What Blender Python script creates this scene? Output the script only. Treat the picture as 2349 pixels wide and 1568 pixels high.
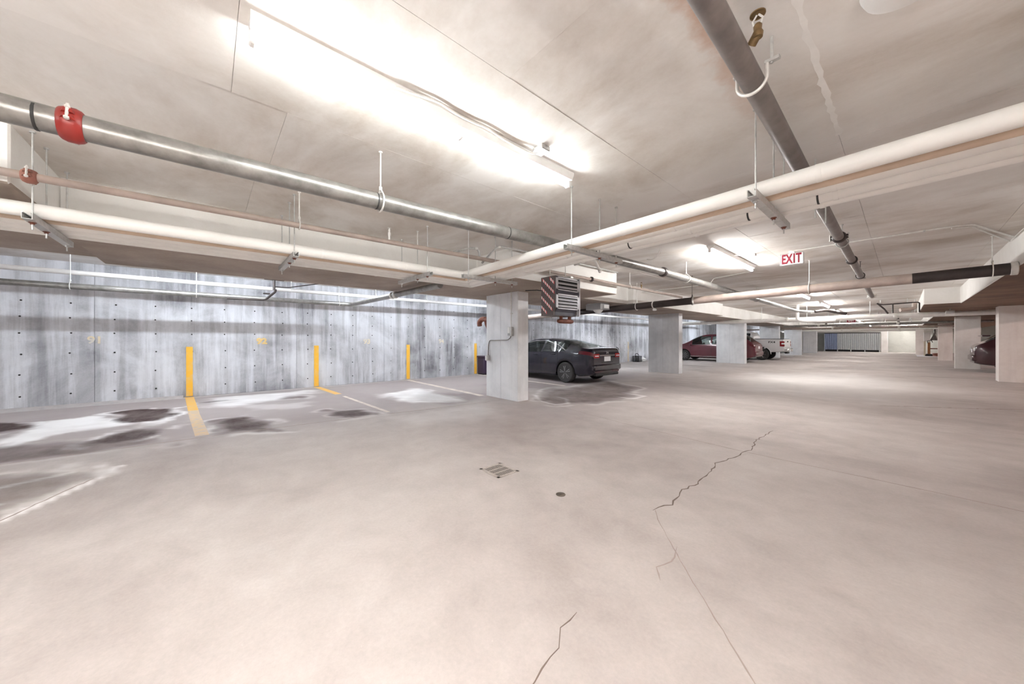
import bpy, bmesh, math, random
import numpy as np
from math import sin, cos, pi, sqrt, atan2, radians
from mathutils import Vector, Matrix

for o in list(bpy.data.objects):
    bpy.data.objects.remove(o, do_unlink=True)
scene = bpy.context.scene
COL = scene.collection
R = random.Random(7)

# ------------------------------------------------------------------ camera, world, exposure
cam_data = bpy.data.cameras.new('camera')
cam_data.sensor_width = 36.0
cam_data.lens = 36.0 * 790.0 / 2349.0
cam_data.shift_y = -4.5 / 2349.0
cam_data.clip_start = 0.02
cam_data.clip_end = 200
cam = bpy.data.objects.new('camera', cam_data)
COL.objects.link(cam)
cam.location = (0, 0, 1.35)
cam.rotation_euler = (radians(90), 0, radians(48.645))
scene.camera = cam

world = bpy.data.worlds.new('world')
scene.world = world
world.use_nodes = True
world.node_tree.nodes['Background'].inputs[0].default_value = (0.9, 0.93, 1.0, 1)
world.node_tree.nodes['Background'].inputs[1].default_value = 0.3

scene.view_settings.view_transform = 'Standard'
scene.view_settings.look = 'None'
scene.view_settings.gamma = 1.0
scene.view_settings.use_curve_mapping = False
scene.view_settings.exposure = 2.65
scene.cycles.max_bounces = 10
scene.cycles.diffuse_bounces = 6
scene.cycles.glossy_bounces = 4
scene.cycles.transparent_max_bounces = 8
scene.cycles.sample_clamp_indirect = 6.0
scene.cycles.use_denoising = True
scene.cycles.caustics_reflective = False
scene.cycles.caustics_refractive = False

LAMP = 25.0            # tube radiance
CEIL = 2.94            # underside of the slab
SOFFIT = 2.42          # underside of the drop beams

# ------------------------------------------------------------------ materials
def srgb(r, g, b):
    f = lambda c: (c / 255 / 12.92) if c / 255 <= 0.04045 else ((c / 255 + 0.055) / 1.055) ** 2.4
    return (f(r), f(g), f(b), 1.0)

def lin(r, g, b):
    return (r, g, b, 1.0)

class NT:
    def __init__(self, name):
        self.m = bpy.data.materials.new(name)
        self.m.use_nodes = True
        self.t = self.m.node_tree
        self.n = self.t.nodes
        self.b = self.n['Principled BSDF']
        self.out = self.n['Material Output']
    def new(self, typ, **kw):
        nd = self.n.new(typ)
        for k, v in kw.items():
            setattr(nd, k, v)
        return nd
    def link(self, a, b):
        self.t.links.new(a, b)
    def pos(self):
        return self.new('ShaderNodeNewGeometry').outputs['Position']
    def mapped(self, vec, scale):
        mp = self.new('ShaderNodeMapping')
        mp.inputs['Scale'].default_value = scale
        self.link(vec, mp.inputs['Vector'])
        return mp.outputs['Vector']
    def noise(self, vec, scale, detail=6, rough=0.6, dist=0.0):
        nz = self.new('ShaderNodeTexNoise')
        nz.inputs['Scale'].default_value = scale
        nz.inputs['Detail'].default_value = detail
        nz.inputs['Roughness'].default_value = rough
        nz.inputs['Distortion'].default_value = dist
        self.link(vec, nz.inputs['Vector'])
        return nz.outputs['Fac']
    def ramp(self, fac, stops):
        r = self.new('ShaderNodeValToRGB')
        el = r.color_ramp.elements
        while len(el) < len(stops):
            el.new(0.5)
        for e, (p, c) in zip(el, stops):
            e.position = p
            e.color = c if len(c) == 4 else (*c, 1)
        self.link(fac, r.inputs['Fac'])
        return r.outputs['Color']
    def mix(self, fac, a, b, mode='MIX'):
        mx = self.new('ShaderNodeMix', data_type='RGBA', blend_type=mode)
        if isinstance(fac, (int, float)):
            mx.inputs[0].default_value = fac
        else:
            self.link(fac, mx.inputs[0])
        for v, i in ((a, 6), (b, 7)):
            if isinstance(v, tuple):
                mx.inputs[i].default_value = v
            else:
                self.link(v, mx.inputs[i])
        return mx.outputs[2]
    def math(self, op, a, b=None, clamp=False):
        md = self.new('ShaderNodeMath', operation=op, use_clamp=clamp)
        for v, i in ((a, 0), (b, 1)):
            if v is None:
                continue
            if isinstance(v, (int, float)):
                md.inputs[i].default_value = v
            else:
                self.link(v, md.inputs[i])
        return md.outputs[0]
    def bump(self, h, strength=0.2, dist=0.01):
        bp = self.new('ShaderNodeBump')
        bp.inputs['Strength'].default_value = strength
        bp.inputs['Distance'].default_value = dist
        self.link(h, bp.inputs['Height'])
        self.link(bp.outputs['Normal'], self.b.inputs['Normal'])
    def set(self, **kw):
        for k, v in kw.items():
            k = k.replace('_', ' ')
            if isinstance(v, (int, float, tuple)):
                self.b.inputs[k].default_value = v
            else:
                self.link(v, self.b.inputs[k])

def plain(name, col, rough=0.5, metal=0.0, var=0.08, scale=6.0, **kw):
    t = NT(name)
    if len(col) == 3:
        col = (*col, 1)
    nz = t.noise(t.pos(), scale, 4)
    d = tuple(c * (1 - var) for c in col[:3]) + (1,)
    u = tuple(min(1, c * (1 + var)) for c in col[:3]) + (1,)
    t.set(Base_Color=t.ramp(nz, [(0.3, d), (0.7, u)]), Roughness=rough, Metallic=metal)
    for k, v in kw.items():
        t.b.inputs[k.replace('_', ' ')].default_value = v
    return t.m

def concrete(name, light, dark, scale=0.9, streaks=0.0, grain=0.06, rough=0.85, stretch=(1, 1, 1), rnd=0.05, patch=None, rust=False):
    t = NT(name)
    p = t.pos()
    big = t.noise(t.mapped(p, stretch), scale, 7, 0.62, 0.4)
    c = t.ramp(big, [(0.34, dark), (0.6, light)])
    if patch:
        pn = t.noise(t.mapped(p, (0.7, 1.1, 1.0)), 0.55, 5, 0.55, 0.3)
        c = t.mix(t.math('MULTIPLY', t.ramp(pn, [(0.5, (0, 0, 0)), (0.68, (1, 1, 1))]), 0.75), c, patch)
    if streaks:
        sn = t.noise(t.mapped(p, (5.0, 5.0, 0.35)), 1.1, 6, 0.6)
        c = t.mix(t.math('MULTIPLY', t.ramp(sn, [(0.47, (0, 0, 0)), (0.63, (1, 1, 1))]), streaks), c, tuple(min(1, v * 1.35) for v in light[:3]) + (1,))
        sd = t.noise(t.mapped(p, (3.2, 3.2, 0.22)), 1.3, 5, 0.6)
        c = t.mix(t.math('MULTIPLY', t.ramp(sd, [(0.53, (0, 0, 0)), (0.7, (1, 1, 1))]), streaks * 0.9), c, tuple(v * 0.55 for v in dark[:3]) + (1,))
    fine = t.noise(p, 38, 5, 0.7)
    c = t.mix(grain * 4, c, t.ramp(fine, [(0.25, (0.35, 0.35, 0.35)), (0.75, (0.75, 0.75, 0.75))]), 'OVERLAY')
    oi = t.new('ShaderNodeObjectInfo').outputs['Random']
    if rnd:
        c = t.mix(1.0, c, t.ramp(oi, [(0.0, (1 - rnd,) * 3), (1.0, (1, 1, 1))]), 'MULTIPLY')
    if rust:                                             # rust streak of the leaking sprinkler line, a real stain on the slab
        sx = t.new('ShaderNodeSeparateXYZ'); t.link(p, sx.inputs[0])
        wob = t.math('MULTIPLY', t.math('SUBTRACT', t.noise(t.mapped(p, (1, 1, 1)), 4.5, 6, 0.6), 0.5), 0.28)
        d = t.math('ABSOLUTE', t.math('ADD', t.math('ADD', sx.outputs[0], 0.665), wob))
        mk = t.ramp(d, [(0.015, (1, 1, 1)), (0.085, (0, 0, 0))])
        yf = t.ramp(t.math('MULTIPLY', sx.outputs[1], 0.1), [(0.13, (1, 1, 1)), (0.34, (0, 0, 0))])
        c = t.mix(t.math('MULTIPLY', t.math('MULTIPLY', mk, yf), 0.85), c, lin(0.50, 0.27, 0.15))
    t.set(Base_Color=c, Roughness=rough)
    t.bump(t.math('ADD', t.math('MULTIPLY', fine, 0.3), big), 0.25, 0.01)
    return t.m

def paint_worn(name, col, under, amount=0.5, scale=7.0, along=(1, 1, 1)):
    t = NT(name)
    nz = t.noise(t.mapped(t.pos(), along), scale, 8, 0.7)
    c = t.mix(t.ramp(nz, [(amount - 0.1, (0, 0, 0)), (amount + 0.1, (1, 1, 1))]), under, col)
    t.set(Base_Color=c, Roughness=0.7)
    return t.m

def emit(name, col, strength):
    t = NT(name)
    t.set(Base_Color=lin(0.9, 0.9, 0.9), Emission_Color=col, Emission_Strength=strength)
    return t.m

M = {}
M['ceiling'] = concrete('ceiling_concrete', lin(0.86, 0.84, 0.815), lin(0.56, 0.50, 0.44), 0.75, rnd=0.07, stretch=(0.8, 1.25, 1), patch=lin(0.89, 0.88, 0.86), grain=.05, rust=True)
M['beam'] = concrete('beam_concrete', lin(0.90, 0.89, 0.865), lin(0.78, 0.76, 0.725), 0.7, rnd=0)
M['soffit_warm_shade'] = concrete('warm_shade_soffit_concrete', lin(0.19, 0.115, 0.078), lin(0.11, 0.062, 0.04), 0.9, rnd=0)  # beam underside, brown of the warm light put into the colour
M['soffit'] = concrete('shaded_soffit_concrete', lin(0.40, 0.33, 0.28), lin(0.27, 0.215, 0.175), 0.9, rnd=0)  # underside copy of beam concrete, shade and floor bounce in its colour
M['wall'] = concrete('wall_concrete', lin(0.64, 0.645, 0.68), lin(0.20, 0.195, 0.21), 0.62, streaks=0.5, rnd=0.12)
M['column'] = concrete('column_concrete', lin(0.84, 0.85, 0.875), lin(0.68, 0.69, 0.715), 1.2, streaks=0.18, rnd=0.06)
M['column_pink'] = concrete('pinkish_column_concrete', lin(0.90, 0.865, 0.84), lin(0.76, 0.71, 0.68), 1.0, streaks=0.15, rnd=0)
M['backwall'] = concrete('pale_block', lin(0.75, 0.75, 0.70), lin(0.6, 0.6, 0.55), 1.0, rnd=0.05)
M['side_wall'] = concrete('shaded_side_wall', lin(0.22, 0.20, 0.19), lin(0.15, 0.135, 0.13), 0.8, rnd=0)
M['filler'] = plain('pale_filler', lin(0.90, 0.89, 0.87), 0.9, var=.05)
M['cove'] = plain('floor_cove', lin(0.46, 0.43, 0.42), 0.9, var=.12)
M['dark_joint'] = plain('dark_joint', lin(0.05, 0.045, 0.04), 0.9)
M['crack'] = plain('crack_dark', lin(0.17, 0.13, 0.11), 0.95)
M['joint_soft'] = plain('floor_joint', lin(0.33, 0.275, 0.245), 0.95)
M['efflorescence'] = paint_worn('salt_white', lin(0.8, 0.77, 0.74), lin(0.55, 0.48, 0.44), 0.5, 9)
M['yellow'] = paint_worn('yellow_paint', lin(0.90, 0.50, 0.05), lin(0.80, 0.55, 0.22), 0.40, 6)
M['yellow_faded'] = paint_worn('yellow_faded', lin(0.72, 0.56, 0.32), lin(0.58, 0.54, 0.50), 0.50, 5)
M['yellow_floor'] = paint_worn('yellow_floor', lin(0.80, 0.47, 0.10), lin(0.66, 0.47, 0.26), 0.42, 9)
M['white_floor'] = paint_worn('pale_floor_line', lin(0.70, 0.63, 0.55), lin(0.52, 0.45, 0.41), 0.5, 4)
M['stencil'] = paint_worn('stencil_yellow', lin(0.86, 0.62, 0.25), lin(0.76, 0.62, 0.38), 0.42, 20)
M['stencil_faded'] = paint_worn('stencil_faded', lin(0.74, 0.62, 0.40), lin(0.62, 0.60, 0.56), 0.5, 9)
M['insul'] = plain('white_pipe_jacket', lin(0.90, 0.89, 0.86), 0.45, var=0.04, scale=3)
M['insul_beige'] = plain('beige_pipe', lin(0.66, 0.52, 0.40), 0.5, var=0.12, scale=3)
M['tape_black'] = plain('black_tape', lin(0.03, 0.03, 0.03), 0.6)
M['steel'] = plain('grey_steel_pipe', lin(0.27, 0.262, 0.25), 0.34, 0.55, var=0.3, scale=9)
M['steel_dark'] = plain('dark_steel_pipe', lin(0.20, 0.175, 0.165), 0.45, 0.3, var=0.2, scale=8)
M['pipe_black'] = plain('black_iron_pipe', lin(0.045, 0.034, 0.032), 0.5, 0.1, var=0.25, scale=4)
M['pipe_taupe'] = plain('taupe_pipe', lin(0.42, 0.345, 0.305), 0.5, 0.1, var=0.15, scale=5)
M['pipe_white'] = plain('white_painted_pipe', lin(0.78, 0.76, 0.74), 0.4, var=0.08)
M['galv'] = plain('galvanised_steel', lin(0.52, 0.52, 0.51), 0.42, 0.5, var=0.15, scale=25)
M['zinc_white'] = plain('zinc_bright', lin(0.74, 0.73, 0.70), 0.4, 0.25, var=0.1, scale=20)
M['red'] = plain('red_enamel', lin(0.28, 0.024, 0.018), 0.38, var=0.15)
M['rust'] = plain('rust_brown', lin(0.16, 0.05, 0.03), 0.7, var=0.3, scale=20)
M['brownred'] = plain('brown_red_casting', lin(0.30, 0.12, 0.085), 0.55, var=0.25, scale=18)
M['bronze'] = plain('aged_bronze', lin(0.20, 0.13, 0.06), 0.5, 0.5, var=0.3, scale=30)
M['white_metal'] = plain('white_enamel', lin(0.84, 0.84, 0.83), 0.35, var=0.03)
M['grey_metal'] = plain('grey_enamel', lin(0.33, 0.33, 0.33), 0.4, 0.2, var=0.08)
M['charcoal'] = plain('charcoal_panel', lin(0.115, 0.095, 0.095), 0.55, var=0.12)
M['slate'] = plain('slate_panel', lin(0.07, 0.072, 0.095), 0.5, var=0.12)
M['louver'] = plain('louver_grey', lin(0.60, 0.61, 0.65), 0.4, 0.2, var=0.05)
M['tape_white'] = plain('tape_white', lin(0.85, 0.82, 0.80), 0.5, var=0.04)
M['tape_red'] = plain('tape_red', lin(0.62, 0.10, 0.11), 0.5, var=0.08)
M['black'] = plain('black_matt', lin(0.012, 0.012, 0.013), 0.7)
M['rubber'] = plain('tyre_rubber', lin(0.035, 0.033, 0.033), 0.8, var=0.2)
M['alloy'] = plain('alloy_rim', lin(0.42, 0.42, 0.43), 0.35, 0.7)
M['alloy_dark'] = plain('dark_rim', lin(0.06, 0.06, 0.06), 0.45, 0.4)
M['chrome'] = plain('chrome', lin(0.82, 0.82, 0.83), 0.15, 0.9, var=0.02)
M['plate'] = plain('licence_plate', lin(0.82, 0.82, 0.84), 0.4, var=0.04, scale=60)
M['exit_white'] = plain('exit_white', lin(0.86, 0.83, 0.82), 0.4, var=0.02)
M['exit_red'] = plain('exit_red', lin(0.25, 0.006, 0.026), 0.4, var=0.05)
M['tube'] = emit('fluorescent_tube', lin(0.97, 1.0, 0.99), LAMP * 0.50)
M['tube_new'] = emit('fluorescent_tube_new', lin(1.0, 0.985, 0.965), LAMP * 1.35)
M['tube_fill_dim'] = emit('fluorescent_fill_dim', lin(0.97, 1.0, 0.99), LAMP * 0.48)  # tubes of the added batten by the drop panel
M['tube_fill_side'] = emit('fluorescent_fill_side', lin(1.0, 0.965, 0.93), LAMP * 1.6)  # tubes of the added batten close behind the viewpoint
M['tube_cool'] = emit('fluorescent_tube_cool', lin(0.84, 0.92, 1.0), LAMP * 1.0)
M['tube_warm'] = emit('fluorescent_tube_warm', lin(1.0, 0.78, 0.71), LAMP * 1.7)
M['grate'] = plain('grate_iron', lin(0.46, 0.41, 0.37), 0.6, 0.2, var=0.15, scale=30)
M['hole'] = plain('hole_dark', lin(0.02, 0.018, 0.016), 0.95)
M['brass_dark'] = plain('dull_brass', lin(0.14, 0.115, 0.09), 0.5, 0.5)
M['purple_box'] = plain('dark_purple_plastic', lin(0.045, 0.025, 0.055), 0.45)
M['corrugated'] = plain('corrugated_grey', lin(0.50, 0.52, 0.53), 0.45, 0.2, var=0.06)
M['corrugated_blue'] = plain('corrugated_blue', lin(0.26, 0.31, 0.45), 0.45, 0.2, var=0.08)
M['orange_wood'] = plain('orange_brown', lin(0.36, 0.15, 0.055), 0.6, var=0.2)
M['cream'] = plain('cream_paint', lin(0.80, 0.74, 0.60), 0.5)
M['seat'] = plain('dark_upholstery', lin(0.03, 0.03, 0.034), 0.8)
M['taillight'] = plain('red_lens', lin(0.09, 0.006, 0.012), 0.12, 0.0, Coat_Weight=0.6)
M['taillight_bright'] = plain('bright_red_lens', lin(0.28, 0.02, 0.022), 0.15)
M['headlight'] = plain('clear_lens', lin(0.7, 0.72, 0.74), 0.1, 0.2)

def car_paint(name, col, rough=0.25):
    return plain(name, col, rough, 0.1, var=0.04, scale=2, Coat_Weight=0.6, Coat_Roughness=0.06)
M['navy'] = car_paint('navy_car_paint', lin(0.007, 0.0055, 0.015), 0.22)
M['maroon'] = car_paint('maroon_car_paint', lin(0.12, 0.026, 0.036))
M['wine'] = car_paint('dark_wine_car_paint', lin(0.055, 0.022, 0.028))
M['white_car'] = car_paint('white_car_paint', lin(0.74, 0.73, 0.74), 0.3)
M['silver_car'] = car_paint('silver_car_paint', lin(0.30, 0.32, 0.33), 0.3)

def glass_mat():
    t = NT('car_glass')
    n = t.n
    tr = n.new('ShaderNodeBsdfTransparent'); tr.inputs[0].default_value = (0.62, 0.70, 0.68, 1)
    gl = n.new('ShaderNodeBsdfGlossy'); gl.inputs['Roughness'].default_value = 0.03
    gl.inputs['Color'].default_value = (0.9, 0.95, 0.95, 1)
    fr = n.new('ShaderNodeFresnel'); fr.inputs['IOR'].default_value = 1.6
    mx = n.new('ShaderNodeMixShader')
    t.link(fr.outputs[0], mx.inputs[0]); t.link(tr.outputs[0], mx.inputs[1]); t.link(gl.outputs[0], mx.inputs[2])
    t.link(mx.outputs[0], t.out.inputs['Surface'])
    nz = t.noise(t.pos(), 4); t.set(Roughness=nz)
    return t.m
M['glass'] = glass_mat()
M['glass_dark'] = plain('tinted_glass', lin(0.012, 0.014, 0.016), 0.05, 0.0, Coat_Weight=0.5)

def floor_mat():
    t = NT('floor_concrete')
    p = t.pos()
    at = t.new('ShaderNodeVertexColor', layer_name='stain')
    sep = t.new('ShaderNodeSeparateColor')
    t.link(at.outputs['Color'], sep.inputs[0])
    big = t.noise(t.mapped(p, (0.55, 0.8, 1)), 0.55, 7, 0.6, 0.5)
    c = t.ramp(big, [(0.30, lin(0.345, 0.303, 0.288)), (0.52, lin(0.465, 0.424, 0.406)), (0.72, lin(0.525, 0.487, 0.47))])
    mid = t.noise(p, 2.6, 8, 0.65, 0.3)
    c = t.mix(0.35, c, t.ramp(mid, [(0.3, (0.36, 0.35, 0.34)), (0.7, (0.62, 0.62, 0.62))]), 'OVERLAY')
    fine = t.noise(p, 45, 5, 0.75)
    c = t.mix(0.3, c, t.ramp(fine, [(0.25, (0.38, 0.38, 0.38)), (0.78, (0.66, 0.66, 0.66))]), 'OVERLAY')
    chips = t.noise(t.mapped(p, (1, 1.3, 1)), 11, 8, 0.8)
    c = t.mix(t.math('MULTIPLY', t.ramp(chips, [(0.66, (0, 0, 0)), (0.74, (1, 1, 1))]), 0.55), c, lin(0.74, 0.69, 0.65))
    grey = sep.outputs[2]
    c = t.mix(grey, c, lin(0.36, 0.31, 0.305))
    c = t.mix(sep.outputs[1], c, lin(0.88, 0.86, 0.85))
    brk = t.noise(t.mapped(p, (1.0, 1.6, 1)), 5, 7, 0.7)
    dk = t.math('MULTIPLY', sep.outputs[0], t.ramp(brk, [(0.2, (0.75, 0.75, 0.75)), (0.6, (1, 1, 1))]), True)
    c = t.mix(dk, c, lin(0.040, 0.015, 0.011))
    rg = t.math('SUBTRACT', 0.80, t.math('MULTIPLY', sep.outputs[0], 0.15))
    t.set(Base_Color=c, Roughness=rg)
    t.b.inputs['Specular IOR Level'].default_value = 0.22
    t.bump(t.math('ADD', t.math('MULTIPLY', fine, 0.35), mid), 0.18, 0.008)
    return t.m
M['floor'] = floor_mat()

# ------------------------------------------------------------------ mesh helper
class MB:
    def __init__(self):
        self.v = []; self.f = []
    def add(self, vs, fs):
        o = len(self.v)
        self.v.extend([tuple(x) for x in vs])
        self.f.extend([tuple(i + o for i in f) for f in fs])
        return self
    def box(self, x0, x1, y0, y1, z0, z1, rot=None, bev=0.0):
        x0, x1 = min(x0, x1), max(x0, x1); y0, y1 = min(y0, y1), max(y0, y1); z0, z1 = min(z0, z1), max(z0, z1)
        if bev > 0:
            b = min(bev, (x1 - x0) * .45, (y1 - y0) * .45, (z1 - z0) * .45)
            bm = bmesh.new()
            bmesh.ops.create_cube(bm, size=1.0)
            for w in bm.verts:
                w.co = Vector(((x0 + x1) / 2 + w.co.x * (x1 - x0), (y0 + y1) / 2 + w.co.y * (y1 - y0), (z0 + z1) / 2 + w.co.z * (z1 - z0)))
            bmesh.ops.bevel(bm, geom=list(bm.edges), offset=b, segments=1, affect='EDGES')
            bm.verts.index_update()
            self.add([w.co[:] for w in bm.verts], [[w.index for w in f.verts] for f in bm.faces])
            bm.free()
            return self
        vs = [(x0, y0, z0), (x1, y0, z0), (x1, y1, z0), (x0, y1, z0), (x0, y0, z1), (x1, y0, z1), (x1, y1, z1), (x0, y1, z1)]
        fs = [(3, 2, 1, 0), (4, 5, 6, 7), (0, 1, 5, 4), (1, 2, 6, 5), (2, 3, 7, 6), (3, 0, 4, 7)]
        return self.add(vs, fs)
    def prism(self, pts, z0, z1):                       # plan polygon (ccw) extruded up
        n = len(pts)
        vs = [(x, y, z0) for x, y in pts] + [(x, y, z1) for x, y in pts]
        fs = [tuple(reversed(range(n))), tuple(range(n, 2 * n))]
        fs += [(i, (i + 1) % n, n + (i + 1) % n, n + i) for i in range(n)]
        return self.add(vs, fs)
    def extrude(self, pts, axis, a0, a1):               # 2D polygon extruded along an axis
        n = len(pts)
        def P(p, a):
            return {'x': (a, p[0], p[1]), 'y': (p[0], a, p[1]), 'z': (p[0], p[1], a)}[axis]
        vs = [P(p, a0) for p in pts] + [P(p, a1) for p in pts]
        fs = [tuple(range(n)), tuple(reversed(range(n, 2 * n)))]
        fs += [(i, n + i, n + (i + 1) % n, (i + 1) % n) for i in range(n)]
        return self.add(vs, fs)
    def tube(self, path, r, seg=12, cap=True, closed=False):
        P = [Vector(p) for p in path]
        n = len(P)
        rs = r if isinstance(r, (list, tuple)) else [r] * n
        tang = []
        for i in range(n):
            if closed:
                a, b = P[i - 1], P[(i + 1) % n]
            else:
                a, b = P[max(i - 1, 0)], P[min(i + 1, n - 1)]
            d = (b - a)
            tang.append(d.normalized() if d.length > 1e-9 else Vector((0, 0, 1)))
        t0 = tang[0]
        ref = Vector((0, 0, 1)) if abs(t0.z) < 0.9 else Vector((1, 0, 0))
        nrm = (ref - t0 * ref.dot(t0)).normalized()
        vs = []
        for i in range(n):
            if i:
                q = tang[i - 1].rotation_difference(tang[i])
                nrm = q @ nrm
                nrm = (nrm - tang[i] * nrm.dot(tang[i])).normalized()
            bn = tang[i].cross(nrm)
            k = 1.0
            if 0 < i < n - 1 and not closed:            # mitre
                d0 = (P[i] - P[i - 1]).normalized()
                cs = max(0.35, d0.dot(tang[i]))
                k = 1.0
            for s in range(seg):
                a = 2 * pi * s / seg
                vs.append(P[i] + (nrm * cos(a) + bn * sin(a)) * rs[i] * k)
        fs = []
        m = n if closed else n - 1
        for i in range(m):
            j = (i + 1) % n
            for s in range(seg):
                s2 = (s + 1) % seg
                fs.append((i * seg + s, i * seg + s2, j * seg + s2, j * seg + s))
        if cap and not closed:
            fs.append(tuple(reversed(range(seg))))
            fs.append(tuple(range((n - 1) * seg, n * seg)))
        return self.add([v[:] for v in vs], fs)
    def cyl(self, p0, p1, r, seg=12, r1=None):
        return self.tube([p0, p1], [r, r if r1 is None else r1], seg)
    def lathe(self, prof, seg=16, origin=(0, 0, 0), axis='z'):   # prof: (radius, height)
        vs = []; fs = []
        for rr, h in prof:
            for s in range(seg):
                a = 2 * pi * s / seg
                u, w = rr * cos(a), rr * sin(a)
                p = {'z': (u, w, h), 'x': (h, u, w), 'y': (w, h, u)}[axis]
                vs.append((p[0] + origin[0], p[1] + origin[1], p[2] + origin[2]))
        n = len(prof)
        for i in range(n - 1):
            for s in range(seg):
                s2 = (s + 1) % seg
                fs.append((i * seg + s, i * seg + s2, (i + 1) * seg + s2, (i + 1) * seg + s))
        fs.append(tuple(reversed(range(seg)))); fs.append(tuple(range((n - 1) * seg, n * seg)))
        return self.add(vs, fs)
    def build(self, name, mat, parent=None, smooth=False, angle=38):
        me = bpy.data.meshes.new(name)
        me.from_pydata(self.v, [], self.f)
        me.materials.append(M[mat] if isinstance(mat, str) else mat)
        me.validate()
        bm = bmesh.new(); bm.from_mesh(me)
        bmesh.ops.recalc_face_normals(bm, faces=bm.faces)
        bm.to_mesh(me); bm.free()
        if smooth:
            me.polygons.foreach_set('use_smooth', [True] * len(me.polygons))
            me.set_sharp_from_angle(angle=radians(angle))
        o = bpy.data.objects.new(name, me)
        COL.objects.link(o)
        if parent is not None:
            o.parent = parent
            o.matrix_parent_inverse = Matrix.Identity(4)
            # geometry is given in world space unless the parent is moved later
            o.location = -Vector(parent.location)
        return o

def fillet(pts, r, n=5):
    P = [Vector(p) for p in pts]
    out = [P[0]]
    for i in range(1, len(P) - 1):
        a, b, c = P[i - 1], P[i], P[i + 1]
        u, w = (a - b), (c - b)
        rr = min(r, u.length * 0.49, w.length * 0.49)
        p0, p1 = b + u.normalized() * rr, b + w.normalized() * rr
        for k in range(n + 1):
            t = k / n
            out.append(p0 * (1 - t) ** 2 + b * 2 * t * (1 - t) + p1 * t * t)
    out.append(P[-1])
    return out

def tag(o, label, cat=None, group=None, kind=None):
    if label: o['label'] = label
    if cat: o['category'] = cat
    if group: o['group'] = group
    if kind: o['kind'] = kind
    return o

def thing(name, label, cat, loc=(0, 0, 0), rz=0.0, group=None):
    o = bpy.data.objects.new(name, None)
    o.empty_display_size = 0.1
    COL.objects.link(o)
    o.location = loc
    o.rotation_euler = (0, 0, rz)
    return tag(o, label, cat, group)

def local(o):                                            # part modelled in its thing's own space
    o.location = (0, 0, 0)
    return o

def copy_tree(o, loc, rz=None, label=None, group=None):
    r = o.copy(); COL.objects.link(r)
    r.location = loc
    if rz is not None: r.rotation_euler = (0, 0, rz)
    if label: r['label'] = label
    if group: r['group'] = group
    for ch in list(o.children):
        c = ch.copy(); COL.objects.link(c); c.parent = r
        for g in ch.children:
            d = g.copy(); COL.objects.link(d); d.parent = c
    return r

def struct(name, mb, mat, label=None, parent=None, smooth=False):
    o = mb.build(name, mat, parent, smooth)
    if parent is None:
        o['kind'] = 'structure'
        if label: o['label'] = label
    return o

def text_mesh(name, s, mat, size, parent, loc, rot, xscale=1.0, depth=0.002, offset=0.0):
    cu = bpy.data.curves.new(name, 'FONT')
    cu.body = s; cu.size = size; cu.align_x = 'CENTER'; cu.align_y = 'CENTER'; cu.extrude = depth; cu.resolution_u = 4
    cu.offset = offset
    tmp = bpy.data.objects.new(name + '_tmp', cu)
    COL.objects.link(tmp)
    bpy.context.view_layer.update()
    me = bpy.data.meshes.new_from_object(tmp.evaluated_get(bpy.context.evaluated_depsgraph_get()))
    bpy.data.objects.remove(tmp, do_unlink=True)
    bpy.data.curves.remove(cu)
    me.transform(Matrix.Diagonal((xscale, 1, 1, 1)))
    me.transform(rot.to_4x4())
    me.materials.clear(); me.materials.append(M[mat])
    o = bpy.data.objects.new(name, me)
    COL.objects.link(o)
    o.parent = parent
    o.location = Vector(loc)
    return o

ROT_FACE_NEGY = Matrix.Rotation(radians(90), 3, 'X')                       # text reads for a viewer at -Y
ROT_FACE_POSX = Matrix.Rotation(radians(90), 3, 'Z') @ Matrix.Rotation(radians(90), 3, 'X')

# ------------------------------------------------------------------ floor
def vnoise(x, y, seed):
    rs = np.random.RandomState(seed)
    g = rs.rand(256, 256)
    xi = np.floor(x).astype(int); yi = np.floor(y).astype(int)
    fx = x - xi; fy = y - yi
    fx = fx * fx * (3 - 2 * fx); fy = fy * fy * (3 - 2 * fy)
    a = g[xi % 256, yi % 256]; b = g[(xi + 1) % 256, yi % 256]
    c = g[xi % 256, (yi + 1) % 256]; d = g[(xi + 1) % 256, (yi + 1) % 256]
    return (a * (1 - fx) + b * fx) * (1 - fy) + (c * (1 - fx) + d * fx) * fy

def fbm(x, y, f, seed, octv=5):
    s = 0; amp = 0.5
    for k in range(octv):
        s = s + amp * vnoise(x * f * 2 ** k + 17 * k, y * f * 2 ** k + 31 * k, seed + k)
        amp *= 0.5
    return s

def poly_sd(px, py, pts):                                # signed distance, positive inside
    n = len(pts); inside = np.zeros(px.shape, bool); d = np.full(px.shape, 1e9)
    for i in range(n):
        x0, y0 = pts[i]; x1, y1 = pts[(i + 1) % n]
        ex, ey = x1 - x0, y1 - y0
        t = np.clip(((px - x0) * ex + (py - y0) * ey) / (ex * ex + ey * ey + 1e-12), 0, 1)
        d = np.minimum(d, np.hypot(px - x0 - t * ex, py - y0 - t * ey))
        cr = ((y0 > py) != (y1 > py)) & (px < (x1 - x0) * (py - y0) / (y1 - y0 + 1e-12) + x0)
        inside ^= cr
    return np.where(inside, d, -d)

def line_d(px, py, pts):
    d = np.full(px.shape, 1e9)
    for (x0, y0), (x1, y1) in zip(pts, pts[1:]):
        ex, ey = x1 - x0, y1 - y0
        t = np.clip(((px - x0) * ex + (py - y0) * ey) / (ex * ex + ey * ey + 1e-12), 0, 1)
        d = np.minimum(d, np.hypot(px - x0 - t * ex, py - y0 - t * ey))
    return d

def sstep(a, b, x):
    t = np.clip((x - a) / (b - a), 0, 1)
    return t * t * (3 - 2 * t)

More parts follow.
